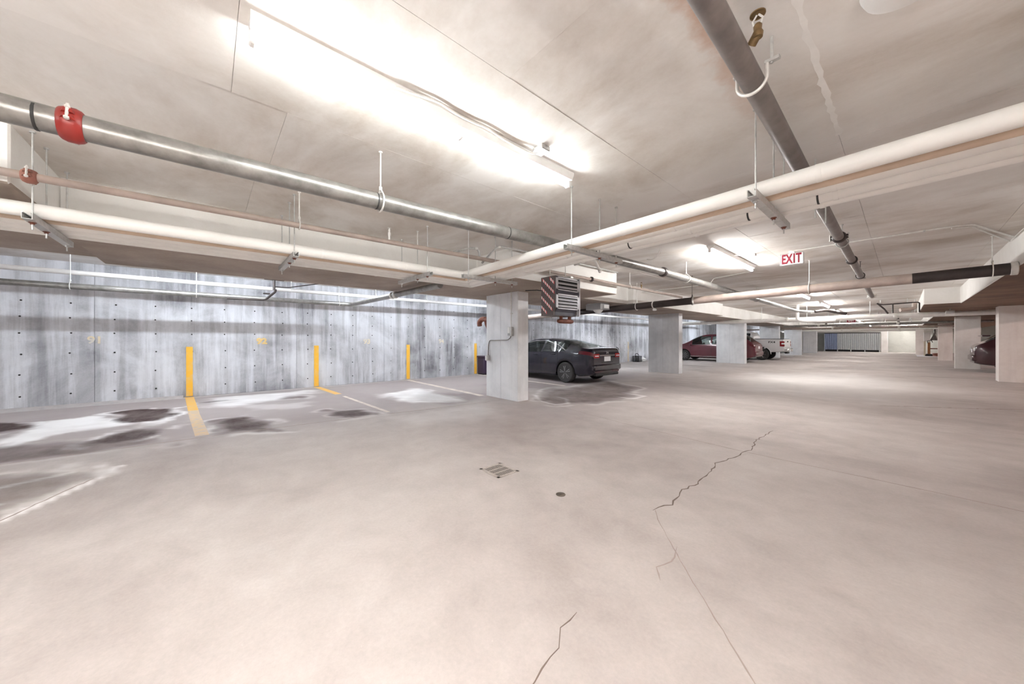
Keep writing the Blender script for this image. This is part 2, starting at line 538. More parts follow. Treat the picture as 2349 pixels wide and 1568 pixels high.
def build_floor():
    xs = np.concatenate([np.arange(-11.4, -3.4, 0.05), np.arange(-3.4, 8.6, 0.3)])
    ys = np.concatenate([np.arange(-9.0, -4.0, 0.5), np.arange(-4.0, 12.0, 0.05), np.arange(12.0, 61.5, 0.75)])
    X, Y = np.meshgrid(xs, ys)
    nx, ny = len(xs), len(ys)
    w = fbm(X, Y, 1.3, 3, 6) - 0.5
    w2 = fbm(X, Y, 3.1, 40, 5) - 0.5
    dark = np.zeros(X.shape); white = np.zeros(X.shape); grey = np.zeros(X.shape)
    D = [  # oil and wet stains and other dark patches: polygon, strength, softness, rim
        ([(-9.74, -1.31), (-9.99, -.97), (-9.35, -.56), (-8.6, -.57), (-8.42, -.87), (-8.81, -1.16)], .95, .16, .85),
        ([(-10.3, -3.6), (-9.72, -2.2), (-8.9, -2.1), (-8.4, -2.5), (-8.6, -3.6)], .97, .18, .9),
        ([(-7.19, -1.16), (-7.93, -.96), (-7.72, -.51), (-7.04, -.51), (-6.76, -.97)], .85, .3, .6),
        ([(-7.51, .17), (-7.68, .47), (-6.53, .83), (-5.9, .95), (-6.5, .2), (-6.9, .05)], .85, .35, .5),
        ([(-10.07, -.34), (-10.41, .08), (-10, .3), (-9.44, .01)], .75, .25, .4),
        ([(-7.35, 1.71), (-6.69, 2.15), (-6.24, 2.38), (-6.52, 1.8), (-7.1, 1.69)], .8, .25, .3),
        ([(-9.9, 1.35), (-9.6, 1.75), (-9.2, 1.7), (-9.4, 1.3)], .5, .2, .3),
        ([(-6.5, -3.4), (-6.36, -.4), (-6.8, -.5), (-7.4, -1.6), (-7.6, -3.2)], .6, .4, .2),
        ([(-6.02, 6.02), (-6.4, 7.2), (-6.4, 9.8), (-4.9, 9.2), (-4.25, 7.7), (-4.3, 6.27), (-4.81, 5.36)], .62, .5, .38),
        ([(-6.3, -2.6), (-6.05, -1.1), (-5.4, -.82), (-4.6, -1.15), (-4.2, -2.2)], .45, .35, .35),
        ([(-8.6, 5.9), (-8.6, 10.4), (-6.4, 10.4), (-6.4, 7)], .30, .5, 0),  # darker floor under and beside the sedan
        ([(-8.3, 4.2), (-7.3, 5.0), (-6.3, 4.6), (-6.4, 3.7), (-7.2, 3.6)], .28, .4, 0),
        ([(.45, 5.5), (.7, 6.6), (2.0, 7.5), (2.0, 5.0)], .22, .6, 0),
        ([(-1.68, 3.62), (-1.62, 3.86), (-1.5, 3.88), (-1.56, 3.68)], .55, .1, 0),
        ([(-3.2, 20.0), (-1.2, 22.0), (.5, 26.0), (-.6, 27.5), (-2.8, 25.5)], .2, .9, 0),  # broad faint darker patch far down the lane
    ]
    for pts, st, soft, rim in D:
        sd = poly_sd(X, Y, pts) + w * 0.75 + w2 * 0.28
        dark = np.maximum(dark, st * sstep(-soft * .4, soft * .6, sd))
        if rim:
            white = np.maximum(white, rim * sstep(-.22, -.09, sd) * (1 - sstep(-.07, .02, sd)) * sstep(-.12, .12, w2 + .04))
    W = [  # dried salt and other pale patches
        ([(-9.5, -2.07), (-9.45, -1.3), (-8.2, -1.0), (-7.9, -1.65), (-7.57, -1.89), (-8.02, -2.11), (-8.73, -2.0)], .95, .22),
        ([(-6.09, -1.06), (-5.96, -.58), (-5.5, -.69), (-5.29, -.81), (-5.61, -1.09)], .7, .2),
        ([(-8.47, 3.24), (-8.98, 4.41), (-6.52, 4.25), (-7.0, 3.14)], .85, .35),
        ([(-10.8, -.2), (-10.8, 2.2), (-9.9, 2.0), (-9.0, .4), (-9.3, -.2)], .75, .4),
        ([(-8.7, -.4), (-9.3, -.35), (-9.4, -.55), (-8.2, -.5)], .6, .15),
        ([(-9.0, .5), (-8.6, 1.6), (-7.9, 1.4), (-8.2, .6)], .3, .3),
        ([(-6.0, 2.4), (-5.8, 4.2), (-4.7, 4.0), (-5.0, 2.4)], .22, .6),
        ([(-3.2, 10.5), (-4.3, 17), (-1, 20), (1.2, 15), (.4, 10.5)], .42, 2.2),  # broad soft paler patch along the lane
    ]
    for pts, st, soft in W:
        sd = poly_sd(X, Y, pts) + w * 0.8 + w2 * 0.3
        white = np.maximum(white, st * sstep(-soft * .4, soft * .6, sd) * (0.6 + 0.8 * np.clip(w2 + .5, 0, 1)))
    for pts, wd, st in [
        ([(-4.2, -1.3), (-4.89, -.95), (-5.26, -.78), (-5.55, -.72)], .035, .75),
        ([(-5.95, 6.0), (-5.3, 5.5), (-4.8, 5.42), (-4.72, 5.75), (-5.1, 6.15), (-5.4, 6.2)], .04, .8),
        ([(-4.6, 7.3), (-4.1, 7.3), (-4.12, 7.9), (-4.75, 7.95)], .04, .7),
        ([(-5.6, -1.05), (-5.45, -1.45), (-5.0, -1.6), (-4.9, -1.3)], .035, .5),
        ([(-11.1, -4), (-11.1, 8)], .12, .25),
    ]:
        d = line_d(X, Y, pts) + np.abs(w2) * .06 + w * .05
        white = np.maximum(white, st * (1 - sstep(wd * .4, wd * 1.5, d)))
    grey = sstep(-.6, .5, -(X + 6.35) + w * .5) * sstep(-1.5, 1.5, 13 - Y) * 0.72
    grey = np.maximum(grey, 0.5 * sstep(1.2, 0, np.abs(X + 4.6) + w * 1.5) * sstep(2, 5, Y) * sstep(12, 8, Y))
    dark *= np.clip(1.06 + w2 * .8, .5, 1.2)
    idx = np.arange(nx * ny).reshape(ny, nx)
    q = np.stack([idx[:-1, :-1], idx[:-1, 1:], idx[1:, 1:], idx[1:, :-1]], -1).reshape(-1, 4)
    me = bpy.data.meshes.new('floor')
    V = np.stack([X.ravel(), Y.ravel(), np.zeros(nx * ny)], 1)
    me.vertices.add(nx * ny); me.vertices.foreach_set('co', V.ravel())
    me.loops.add(q.size); me.loops.foreach_set('vertex_index', q.ravel())
    me.polygons.add(len(q)); me.polygons.foreach_set('loop_start', np.arange(0, q.size, 4))
    me.update(calc_edges=True)
    at = me.color_attributes.new('stain', 'FLOAT_COLOR', 'POINT')
    C = np.stack([np.clip(dark, 0, 1).ravel(), np.clip(white, 0, 1).ravel(), np.clip(grey, 0, 1).ravel(), np.ones(nx * ny)], 1)
    at.data.foreach_set('color', C.ravel())
    me.materials.append(M['floor'])
    o = bpy.data.objects.new('floor', me)
    COL.objects.link(o)
    o['kind'] = 'structure'
    return o
floor = build_floor()

def strip(name, pts, w, mat, parent, z=0.0015, jit=0.0, taper=False):
    P = []
    for (x0, y0), (x1, y1) in zip(pts, pts[1:]):
        n = max(1, int(math.hypot(x1 - x0, y1 - y0) / 0.06)) if jit else 1
        for k in range(n):
            t = k / n
            P.append((x0 + (x1 - x0) * t + R.uniform(-jit, jit), y0 + (y1 - y0) * t + R.uniform(-jit, jit)))
    P.append(pts[-1])
    m = MB(); vs = []; fs = []
    for i, (x, y) in enumerate(P):
        a = P[max(i - 1, 0)]; b = P[min(i + 1, len(P) - 1)]
        d = Vector((b[0] - a[0], b[1] - a[1])).normalized()
        ww = w * (R.uniform(0.4, 1.2) if jit else 1) * (0.2 if taper and i in (0, len(P) - 1) else 1)
        nx, ny = -d.y * ww / 2, d.x * ww / 2
        vs += [(x + nx, y + ny, z), (x - nx, y - ny, z), (x + nx * 1.3, y + ny * 1.3, 0.0), (x - nx * 1.3, y - ny * 1.3, 0.0)]
    for i in range(len(P) - 1):
        o = i * 4; k = o + 4
        fs += [(o, o + 1, k + 1, k), (o + 2, o, k, k + 2), (o + 1, o + 3, k + 3, k + 1)]
    m.add(vs, fs)
    return m.build(name, mat, parent)

strip('saw_joint', [(-6.5, -3.5), (-6.43, 0.0), (-6.3, 1.8), (-6.1, 3.5), (-5.98, 5.0)], .020, 'joint_soft', floor, jit=.004)
strip('saw_joint', [(-5.6, 5.6), (-5.2, 5.45), (-3.04, 5.06), (-1.3, 4.86), (.1, 4.84), (2.6, 4.72)], .008, 'joint_soft', floor, jit=.003)
strip('saw_joint', [(-1.3, 2.66), (-1.22, 2.54), (-1.07, 2.36), (-.86, 2.12), (-.60, 1.84), (-.38, 1.61), (.4, .75)], .0055, 'joint_soft', floor, jit=.003)
strip('saw_joint', [(-7.6, 2.95), (-6.35, 4.35), (-7.55, 4.29)], .014, 'joint_soft', floor, jit=.003)
strip('crack', [(-1.31, 2.65), (-1.26, 2.86), (-1.31, 3.2), (-1.28, 3.45), (-1.32, 3.95), (-1.36, 4.18), (-1.27, 4.62), (-1.28, 4.82), (-1.22, 5.0), (-1.31, 5.5), (-1.28, 6.3)], .0105, 'crack', floor, jit=.014, taper=True)
strip('crack', [(-.95, .90), (-.98, 1.03), (-1.0, 1.15), (-1.06, 1.24), (-1.07, 1.37)], .0055, 'crack', floor, jit=.006, taper=True)
strip('crack', [(-3.6, -1.5), (-4.2, -1.27), (-4.89, -1.0), (-5.22, -.84)], .012, 'joint_soft', floor, jit=.01, taper=True)
strip('crack', [(-.98, 2.3), (-.93, 2.12), (-.97, 2.0), (-.9, 1.9)], .007, 'joint_soft', floor, jit=.006, taper=True)
strip('crack', [(-.3, 10.4), (.9, 11.3), (2.4, 12.6)], .03, 'joint_soft', floor, jit=.03, taper=True)

strip('painted_line', [(-11.17, -.345), (-9.0, -.225)], .115, 'yellow_floor', floor, z=.002)
M['yellow_pale'] = paint_worn('yellow_pale', lin(0.66, 0.47, 0.26), lin(0.50, 0.43, 0.38), 0.48, 8)
strip('painted_line', [(-9.0, -.225), (-8.5, -.20), (-6.55, -.07)], .115, 'yellow_pale', floor, z=.002)
strip('painted_line', [(-11.17, 2.33), (-9.3, 2.43)], .12, 'yellow_floor', floor, z=.002)
strip('painted_line', [(-8.9, 2.44), (-6.37, 2.53)], .06, 'white_floor', floor, z=.002)
strip('painted_line', [(-11.17, 5.05), (-6.75, 4.98)], .12, 'white_floor', floor, z=.002)
strip('painted_line', [(-11.17, 7.93), (-6.6, 7.9)], .10, 'white_floor', floor, z=.002)

# ------------------------------------------------------------------ walls
wl = struct('wall_left', MB().box(-11.6, -11.232, -9, 61, 0, CEIL + .3), 'dark_joint')
ed = [-9.0, -6.7, -4.25, -1.8, 1.84, 4.29, 5.55] + [5.55 + 2.44 * k for k in range(1, 24)]
for a, b in zip(ed, ed[1:]):
    MB().box(-11.24, -11.2 + R.uniform(-.004, .003), a + .002, b - .002, 0, CEIL + .3, bev=.006).build('panel', 'wall', wl)
th = MB()
yy = -8.76
while yy < 20:
    for zz in (.26, .67, 1.08, 1.49, 1.80, 2.11, 2.42):
        y2, z2 = yy + R.uniform(-.012, .012), zz + R.uniform(-.01, .01)
        th.lathe([(.015, -11.205), (.015, -11.195), (.009, -11.193), (.009, -11.20)], 8, (0, y2, z2), 'x')
    yy += .604
o = th.build('tie_hole', 'hole', wl); o['kind'] = 'stuff'
for y, top, m in ((-.345, 1.19, 'yellow'), (2.33, 1.19, 'yellow'), (5.12, 1.19, 'yellow'), (7.93, 1.22, 'yellow'), (10.7, 1.2, 'yellow_faded'), (13.5, 1.2, 'yellow_faded'), (19.4, 1.25, 'yellow_faded')):
    MB().box(-11.2, -11.188, y - .058, y + .058, .02, top).build('painted_stripe', m, wl)
text_mesh('parking_number', '92', 'stencil', .205, wl, (-11.192, 1.05, 1.315), ROT_FACE_POSX, 1.10, .001, .011)
text_mesh('parking_number', '91', 'stencil_faded', .205, wl, (-11.192, -1.79, 1.345), ROT_FACE_POSX, 1.05, .001, .006)
text_mesh('parking_number', '93', 'stencil_faded', .205, wl, (-11.192, 3.75, 1.30), ROT_FACE_POSX, 1.05, .001, .006)
text_mesh('parking_number', '94', 'stencil_faded', .205, wl, (-11.192, 6.4, 1.30), ROT_FACE_POSX, 1.05, .001, .006)
ba = MB(); ba.extrude([(-11.2, 0), (-11.2, .05), (-11.16, .045), (-10.98, 0)], 'y', -9, -.45)
struct('baseboard_left', ba, 'cove')

struct('wall_back', MB().box(-11.6, 8.6, 58.0, 58.3, 0, CEIL + .3), 'backwall')
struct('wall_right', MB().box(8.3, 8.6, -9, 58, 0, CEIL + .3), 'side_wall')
struct('wall_front', MB().box(-11.6, 8.6, -9.3, -9, 0, CEIL + .3), 'column')

# ------------------------------------------------------------------ slab with board marks: separate formwork panels
ce = struct('ceiling', MB().box(-11.6, 8.6, -9.3, 58.3, CEIL + .012, CEIL + .3), 'ceiling')
xs_ = [-11.2, -9.9, -8.6, -7.45, -5.38, -4.11, -2.85, -1.58, -.33, .92, 2.2, 3.5, 5.0, 6.6, 8.3]
for i, (a, b) in enumerate(zip(xs_, xs_[1:])):
    y = -9.0 + R.choice([0, 1.0, 2.0]) * .6
    ys_ = [-9.0]
    if -1.7 < a < 1: ys_ += [-6.0, -3.5, -1.07, 1.37, 3.81, 6.25, 8.69, 11.1, 13.6, 16, 18.5, 21]
    else:
        k = -9 + R.uniform(1.2, 2.4)
        while k < 22: ys_.append(k); k += 2.44
    ys_ += [28, 36, 46, 58.0]
    for c, d in zip(ys_, ys_[1:]):
        z = CEIL + R.choice([0, 0, .001, .002, .003])
        MB().box(a + .0015, b - .0015, c + .001, d - .001, z, CEIL + .05).build('panel', 'ceiling', ce)
sm = MB(); vs = []; fs = []; npt = 34
for k in range(npt):                                     # pale filler along the slab joint right of the dark sprinkler line
    y = 1.85 + k * .055; w0 = .008 + .022 * abs(sin(k * 1.3)) * R.random(); w1 = .008 + .030 * abs(sin(k * .8 + 1)) * R.random()
    vs += [(-.33 - w0, y, CEIL - .0015), (-.33 + w1, y, CEIL - .0015), (-.33 - w0 * .7, y, CEIL + .001), (-.33 + w1 * .7, y, CEIL + .001)]
for k in range(npt - 1):
    o_ = k * 4
    fs += [(o_, o_ + 1, o_ + 5, o_ + 4), (o_ + 2, o_, o_ + 4, o_ + 6), (o_ + 1, o_ + 3, o_ + 7, o_ + 5)]
sm.add(vs, fs).build('joint_filler', 'filler', ce)

# ------------------------------------------------------------------ drop beams and drop panels
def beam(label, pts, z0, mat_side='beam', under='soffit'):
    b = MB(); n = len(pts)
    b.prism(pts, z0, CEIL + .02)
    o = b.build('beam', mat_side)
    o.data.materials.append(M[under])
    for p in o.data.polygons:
        if p.normal.z < -.9: p.material_index = 1  # undersides take the darker copy with shade in its colour
    bv = o.modifiers.new('edge', 'BEVEL'); bv.width = .012; bv.segments = 1; bv.limit_method = 'ANGLE'
    o['kind'] = 'structure'; o['label'] = label
    return o
beam('pale concrete drop beam carried by the row of columns, pipes hung along it',
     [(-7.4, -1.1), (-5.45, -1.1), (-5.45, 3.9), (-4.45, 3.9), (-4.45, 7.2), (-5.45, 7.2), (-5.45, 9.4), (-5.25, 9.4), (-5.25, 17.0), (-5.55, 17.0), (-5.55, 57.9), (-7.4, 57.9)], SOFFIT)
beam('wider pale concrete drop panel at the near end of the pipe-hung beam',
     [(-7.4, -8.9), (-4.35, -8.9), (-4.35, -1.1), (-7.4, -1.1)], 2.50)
beam('concrete drop beam over the columns on the SUV side, underside coloured for warm dim light',
     [(1.13, -8.9), (4.6, -8.9), (4.6, 57.9), (.95, 57.9), (.95, 24), (.42, 24), (.42, 16.8), (1.13, 16.8)], 2.45, 'beam', 'soffit_warm_shade')

# ------------------------------------------------------------------ columns
def column(x0, x1, y0, d, top, label, notch=True):
    xm = (x0 + x1) / 2 - .02
    if notch:
        pts = [(x0, y0), (xm - .006, y0), (xm, y0 + .012), (xm + .006, y0), (x1 - .015, y0), (x1, y0 + .015), (x1, y0 + d - .015), (x1 - .015, y0 + d), (x0, y0 + d)]
    else:
        pts = [(x0, y0), (x1 - .015, y0), (x1, y0 + .015), (x1, y0 + d), (x0 + .015, y0 + d), (x0, y0 + d - .015)]
    return struct('column', MB().prism(pts, 0, top), 'column' if notch else 'column_pink', label)
column(-6.71, -5.58, 5.08, .33, SOFFIT, 'concrete column with a grey switch box and bent conduit')
column(-7.19, -5.92, 14.1, .33, SOFFIT, 'concrete column standing between the dark sedan and the maroon minivan')
column(-7.42, -5.98, 22.9, .45, SOFFIT, 'concrete column hiding the middle of the maroon minivan')
column(-7.45, -6.21, 32.4, .33, SOFFIT, 'concrete column behind the white pickup truck')
column(-7.27, -6.04, 39.9, .33, SOFFIT, 'grey concrete column second beyond the white pickup truck')
column(-6.98, -5.87, 46.9, .33, SOFFIT, 'dark shaded concrete column next to the storage locker wall')
column(2.05, 3.35, 19.25, .6, 2.45, 'pinkish concrete column in front of the dark red SUV', False)
column(1.62, 2.36, 26.6, .3, 2.45, 'grey concrete column just behind the dark red SUV', False)
column(1.52, 2.12, 36.2, .3, 2.45, 'grey concrete column next to the cluttered work corner', False)
column(.74, 1.22, 48.0, .3, 2.45, 'beige concrete column beside the white cabinet', False)
column(-1.62, -1.12, 55.9, .4, CEIL + .02, 'white pilaster at the end of the storage locker', False)

# ------------------------------------------------------------------ fluorescent strip lights
def make_light(tube_mat, label, group):
    t = thing('fluorescent_light', label, 'light', (0, 0, 0), 0, group)
    h = MB()
    h.extrude([(-.060, CEIL), (.060, CEIL), (.060, CEIL - .022), (.038, CEIL - .062), (-.038, CEIL - .062), (-.060, CEIL - .022)], 'y', 0, 2.46)
    local(h.build('housing', 'white_metal', t))
    for y0 in (.03, 1.245):
        u = MB(); u.cyl((-.012, y0, CEIL - .100), (-.012, y0 + 1.185, CEIL - .100), .019, 10)
        local(u.build('tube', tube_mat, t, True))
    for y in (.012, 1.23, 2.448):
        s = MB(); s.box(-.034, .012, y - .013, y + .013, CEIL - .125, CEIL - .06, bev=.006)
        local(s.build('lamp_holder', 'white_metal', t))
    for y in (.15, 2.3):
        s = MB(); s.lathe([(.006, -.064), (.006, -.061)], 8, (.02, y, CEIL))
        local(s.build('screw', 'grey_metal', t))
    return t
lights = make_light('tube', 'nearest long fluorescent strip light, tubes lit, cable draped along its side', 'strip lights down the middle lane')
lights.location = (-2.13, .15, 0)
lane = [(-2.13, 6.28, 'second fluorescent strip light, between the insulated pipes and the EXIT sign'),
        (-2.25, 13.9, 'lit strip light just past the EXIT sign, half behind the dark drain pipe'),
        (-2.25, 18.9, 'lit strip light beyond the dark drain pipe, first of the far pair'),
        (-2.28, 24.2, 'lit strip light beyond the dark drain pipe, second of the far pair'),
        (-2.13, -4.4, 'lit strip light overhead behind the viewpoint in the middle lane'),
        (-2.3, 30.5, 'lit strip light far down the lane before the small red exit sign'),
        (-2.3, 37.0, 'lit strip light far down the lane past the small red exit sign'),
        (-2.3, 44.0, 'lit strip light far down the lane near the storage lockers'),
        (.2, 54.5, 'added strip light brightening the pale end wall right of the lockers'),  # extra lamp, put here to brighten the end wall
        (-2.3, 51.0, 'lit strip light at the very end of the lane before the lockers')]
newer = None
for x, y, lb in lane:
    if y < 5:
        copy_tree(lights, (x, y, 0), label=lb)
    elif newer is None:
        newer = make_light('tube_new', lb, 'strip lights down the middle lane'); newer.location = (x, y, 0)
    else:
        copy_tree(newer, (x, y, 0), label=lb)
# two unseen open battens added as fill behind the viewpoint: no reflector, so they light the slab as well
def fill_batten(loc, drop, label, mat='tube'):
    t = thing('fill_batten_light', label, 'light', loc)
    m = MB(); m.box(-.03, .03, 0, 2.46, -.05, 0); local(m.build('housing', 'white_metal', t))
    for sx in (-.085, .085):
        for y0 in (.03, 1.245):
            local(MB().cyl((sx, y0, -.02), (sx, y0 + 1.185, -.02), .019, 10).build('tube', mat, t, True))
        for y in (.012, 1.23, 2.448):
            m = MB(); m.box(min(sx, 0), max(sx, 0), y - .012, y + .012, -.045, .0); local(m.build('lamp_holder', 'white_metal', t))
    for y in (.3, 2.1):
        local(MB().cyl((0, y, 0), (0, y, drop), .006, 6).build('chain', 'galv', t))
    return t
fill_batten((.98, -2.52, 2.26), CEIL - 2.262, 'added twin tube fill batten hung on chains close behind the viewpoint', 'tube_fill_side')
fill_batten((-3.6, -4.6, 2.28), CEIL - 2.282, 'added twin tube fill batten hung on chains beside the wide drop panel behind the viewpoint', 'tube_fill_dim')
bay = make_light('tube_cool', 'cool white strip light over the stalls by the streaked wall, level with the first stall', 'strip lights over the wall stalls')
bay.location = (-9.05, -1.4, 0)
for k, y in enumerate([-6.9, 2.5, 6.4, 13.5, 20.0, 28.0, 37.0, 47.0]):  # the one past the number 92 is added to brighten the wall
    copy_tree(bay, (-9.05, y, 0), label=['cool strip light over the wall stalls behind the viewpoint', 'added cool strip light brightening the wall between the number 92 and the switch column', 'cool strip light over the parked dark sedan', 'cool strip light over the empty stall with the black crate', 'cool strip light over the maroon minivan stall', 'cool strip light over the white pickup stall', 'cool strip light over the stall of the silver van', 'cool strip light over the last wall stall'][k])
sd = make_light('tube_warm', 'warm strip light over the stalls on the SUV side, beside the viewpoint', 'strip lights over the SUV side stalls')
sd.location = (6.3, -2.5, 0)
for k, y in enumerate([6.0, 14.0, 22.5, 33.0, 44.0]):
    copy_tree(sd, (6.3, y, 0), label='warm strip light over the SUV side stalls, ' + ['between the viewpoint and the first column', 'just before the first column', 'over the dark red SUV', 'beside the cluttered corner', 'far beyond the cluttered corner'][k])
# flexible cable from the nearest fitting to its junction box
t = thing('junction_box', 'small galvanised junction box feeding the nearest strip light', 'junction box', (-1.97, 2.06, CEIL))
b = MB(); b.box(-2.03, -1.92, 2.01, 2.11, CEIL - .04, CEIL, bev=.006); b.build('box', 'galv', t)
b = MB()
path = [(-2.065, .86, 2.905), (-2.05, 1.0, 2.915), (-2.03, 1.14, 2.925), (-2.05, 1.28, 2.918), (-2.05, 1.42, 2.918), (-2.035, 1.55, 2.92), (-2.05, 1.68, 2.912), (-2.06, 1.8, 2.91), (-2.055, 1.92, 2.905), (-2.04, 2.02, 2.90), (-1.99, 2.06, 2.905)]
b.tube(fillet(path, .05, 3), .0085, 8); b.build('cable', 'zinc_white', t, True)

# ------------------------------------------------------------------ pipes
def pipe(name, label, path, r, mat, cat='pipe', rad=None, seg=16, group=None):
    o0 = Vector(path[0])
    t = thing(name, label, cat, o0[:], 0, group)
    P = fillet(path, rad if rad else r * 2.2, 5) if len(path) > 2 else path
    # long straight runs get a few stations so that shading stays even
    MB().tube(P, r, seg).build('pipe_run', mat, t, True)
    return t

def band(name, t, p, d, r, w, mat, thick=.004, seg=16):
    d = Vector(d).normalized(); p = Vector(p)
    m = MB()
    m.tube([p - d * w / 2, p - d * w / 2 * .8, p + d * w / 2 * .8, p + d * w / 2], [r + .001, r + thick, r + thick, r + .001], seg)
    return m.build(name, mat, t, True)

def coupling(t, p, r, mat, w=.085, d=(0, 1, 0), ears=True, ang=0.0):
    p = Vector(p); d = Vector(d).normalized()
    up = Vector((0, 0, 1)); side = d.cross(up).normalized()
    up2 = (up * cos(ang) + side * sin(ang)); s2 = d.cross(up2).normalized()
    m = MB()
    k = r + .022
    m.tube([p - d * w / 2, p - d * w * .42, p - d * w * .2, p + d * w * .2, p + d * w * .42, p + d * w / 2], [r + .006, r + .014, k, k, r + .014, r + .006], 20)
    c = m.build('coupling', mat, t, True)
    if ears:
        for sgn in (1, -1):
            q = p + s2 * sgn * (r + .034)
            e = MB()
            for dz in (.016, -.016):
                e.tube([q + up2 * (dz - .011) - s2 * sgn * .02, q + up2 * (dz + .011) - s2 * sgn * .02], [.026, .022], 8)
            e.build('bolt_pad', mat, c, True).location = -Vector(t.location) - c.location
            f = MB(); f.cyl(q - up2 * .042, q + up2 * .050, .0065, 8); f.cyl(q + up2 * .027, q + up2 * .038, .011, 6); f.cyl(q - up2 * .038, q - up2 * .027, .011, 6)
            f.build('bolt', 'zinc_white', c).location = -Vector(t.location) - c.location
    return c

# P1: six inch sprinkler main nearest the strip light
t = pipe('sprinkler_main', 'thick grey steel sprinkler main with a red coupling, running under the slab', [(-2.92, -8.9, 2.46), (-2.92, -.55, 2.49), (-2.92, 1.08, 2.515), (-2.92, 3.2, 2.56), (-2.92, 6.27, 2.60), (-2.92, 18.4, 2.56), (-2.60, 19.6, 2.56)], .066, 'steel', 'pipe')
coupling(t, (-2.92, -.545, 2.49), .066, 'red', .088, ang=-.25)
for y, z in ((-.66, 2.4875), (1.055, 2.5145), (2.5, 2.545)):
    band('groove_band', t, (-2.92, y, z), (0, 1, 0), .066, .012, 'tape_black', .0015)
coupling(t, (-2.92, 6.27, 2.60), .066, 'pipe_black', .10, ears=False)
coupling(t, (-2.92, 11.5, 2.583), .066, 'zinc_white', .10, ears=False)
# P2: thinner sprinkler branch
t = pipe('sprinkler_branch', 'thin taupe sprinkler pipe along the beam with a brown-red coupling', [(-4.29, -8.9, 2.55), (-4.29, -1.0, 2.565), (-4.29, 3.2, 2.60), (-4.29, 6.0, 2.615), (-4.29, 10.4, 2.60)], .030, 'taupe_p2' if 'taupe_p2' in M else 'pipe_taupe', 'pipe')
coupling(t, (-4.29, -1.0, 2.565), .030, 'brownred', .075, ang=-.2)
coupling(t, (-4.29, 5.98, 2.615), .030, 'pipe_black', .07, ears=False)
def sprinkler(t, x, y, z, mat='zinc_white'):
    m = MB(); m.cyl((x, y, z), (x, y, z + .05), .014, 8); m.cyl((x, y, z + .05), (x, y, z + .09), .020, 8)
    s = m.build('sprinkler_head', mat, t, True)
    f = MB()
    for sx in (-1, 1): f.tube([(x + sx * .014, y, z + .085), (x + sx * .020, y, z + .115), (x + sx * .005, y, z + .145)], .005, 6)
    f.build('yoke', mat, s).location = -Vector(t.location) - s.location
    g = MB(); g.lathe([(.006, .143), (.022, .146), (.024, .149), (.006, .151)], 14, (x, y, z))
    g.build('deflector', mat, s).location = -Vector(t.location) - s.location
sprinkler(t, -4.29, 1.71, 2.615)
sprinkler(t, -4.29, 8.05, 2.63, 'bronze')

# P3: dark sprinkler line on the SUV side of the lane
t = pipe('sprinkler_line', 'dark grey sprinkler pipe hung in a ring clamp, crossing above the insulated pipes', [(-.54, -8.9, 2.80), (-.54, 1.4, 2.765), (-.55, 4.8, 2.71), (-.57, 9.5, 2.66), (-.60, 14.4, 2.61)], .052, 'steel_dark', 'pipe')
coupling(t, (-.555, 6.2, 2.695), .052, 'pipe_black', .09)
coupling(t, (-.565, 8.0, 2.676), .052, 'pipe_black', .05, ears=False)
coupling(t, (-.60, 14.36, 2.61), .052, 'zinc_white', .07)
# its big upright sprinkler
m = MB(); m.cyl((-.485, 1.97, 2.775), (-.455, 1.95, 2.80), .021, 10); s = m.build('sprinkler_head', 'bronze', t, True)
def sub(mb, name, mat, t, s, smooth=True):
    o = mb.build(name, mat, t, smooth); o.parent = s; o.location = -Vector(t.location) - s.location; return o
m = MB(); m.lathe([(.020, 2.78), (.023, 2.80), (.016, 2.815), (.018, 2.835), (.012, 2.845)], 12, (-.455, 1.95, 0)); sub(m, 'sprinkler_body', 'bronze', t, s)
m = MB()
for a in (-1, 1): m.tube([(-.455 + a * .014, 1.95, 2.84), (-.455 + a * .02, 1.95, 2.865), (-.455 + a * .004, 1.95, 2.888)], .0045, 6)
sub(m, 'yoke', 'zinc_white', t, s)
m = MB(); m.lathe([(.004, 2.888), (.030, 2.890), (.032, 2.887), (.032, 2.893), (.004, 2.895)], 20, (-.455, 1.95, 0)); sub(m, 'deflector', 'bronze', t, s)

# ring / clevis hangers
def clevis(label, x, y, z, r, top=CEIL, mat='zinc_white', group='pipe hangers', rod=.006, axis='y'):
    t = thing('pipe_hanger', label, 'pipe hanger', (x, y, top), 0, group)
    def P(a, h):
        return (x + a, y, z + h) if axis == 'y' else (x, y + a, z + h)
    MB().cyl((x, y, z + r + .035), (x, y, top), rod, 8).build('rod', mat, t, True)
    k = r + .0125
    m = MB(); pts = [P(k * sin(a), -k * cos(a)) for a in [2 * pi * i / 20 for i in range(20)]]
    m.tube(pts, .007, 6, closed=True)
    m.build('ring', mat, t, True)
    m = MB(); m.tube([P(-k * .7, k * .7), P(0, k + .035), P(k * .7, k * .7)], .007, 6); m.cyl((x, y, z + k + .02), (x, y, z + k + .05), .013, 6)
    m.build('yoke', mat, t, True)
    m = MB(); m.lathe([(.016, top - .010), (.016, top)], 8, (x, y, 0)); m.build('anchor', mat, t)
    return t
clevis('white rod and clevis ring holding the thick grey sprinkler main under the nearest strip light', -2.92, 1.09, 2.515, .066)
clevis('rod and ring holding the thin taupe sprinkler pipe near the sprinkler head', -4.29, .73, 2.582, .030)
clevis('rod and ring on the thin taupe pipe beyond the heater', -4.29, 7.5, 2.61, .030)
clevis('rod and ring on the thick sprinkler main under the second strip light', -2.92, 7.3, 2.597, .066)
clevis('rod and ring on the thick sprinkler main well past the second strip light', -2.92, 12.4, 2.58, .066)
clevis('short rod and ring on the dark sprinkler line below the EXIT sign level', -.575, 9.9, 2.655, .052, mat='pipe_black')
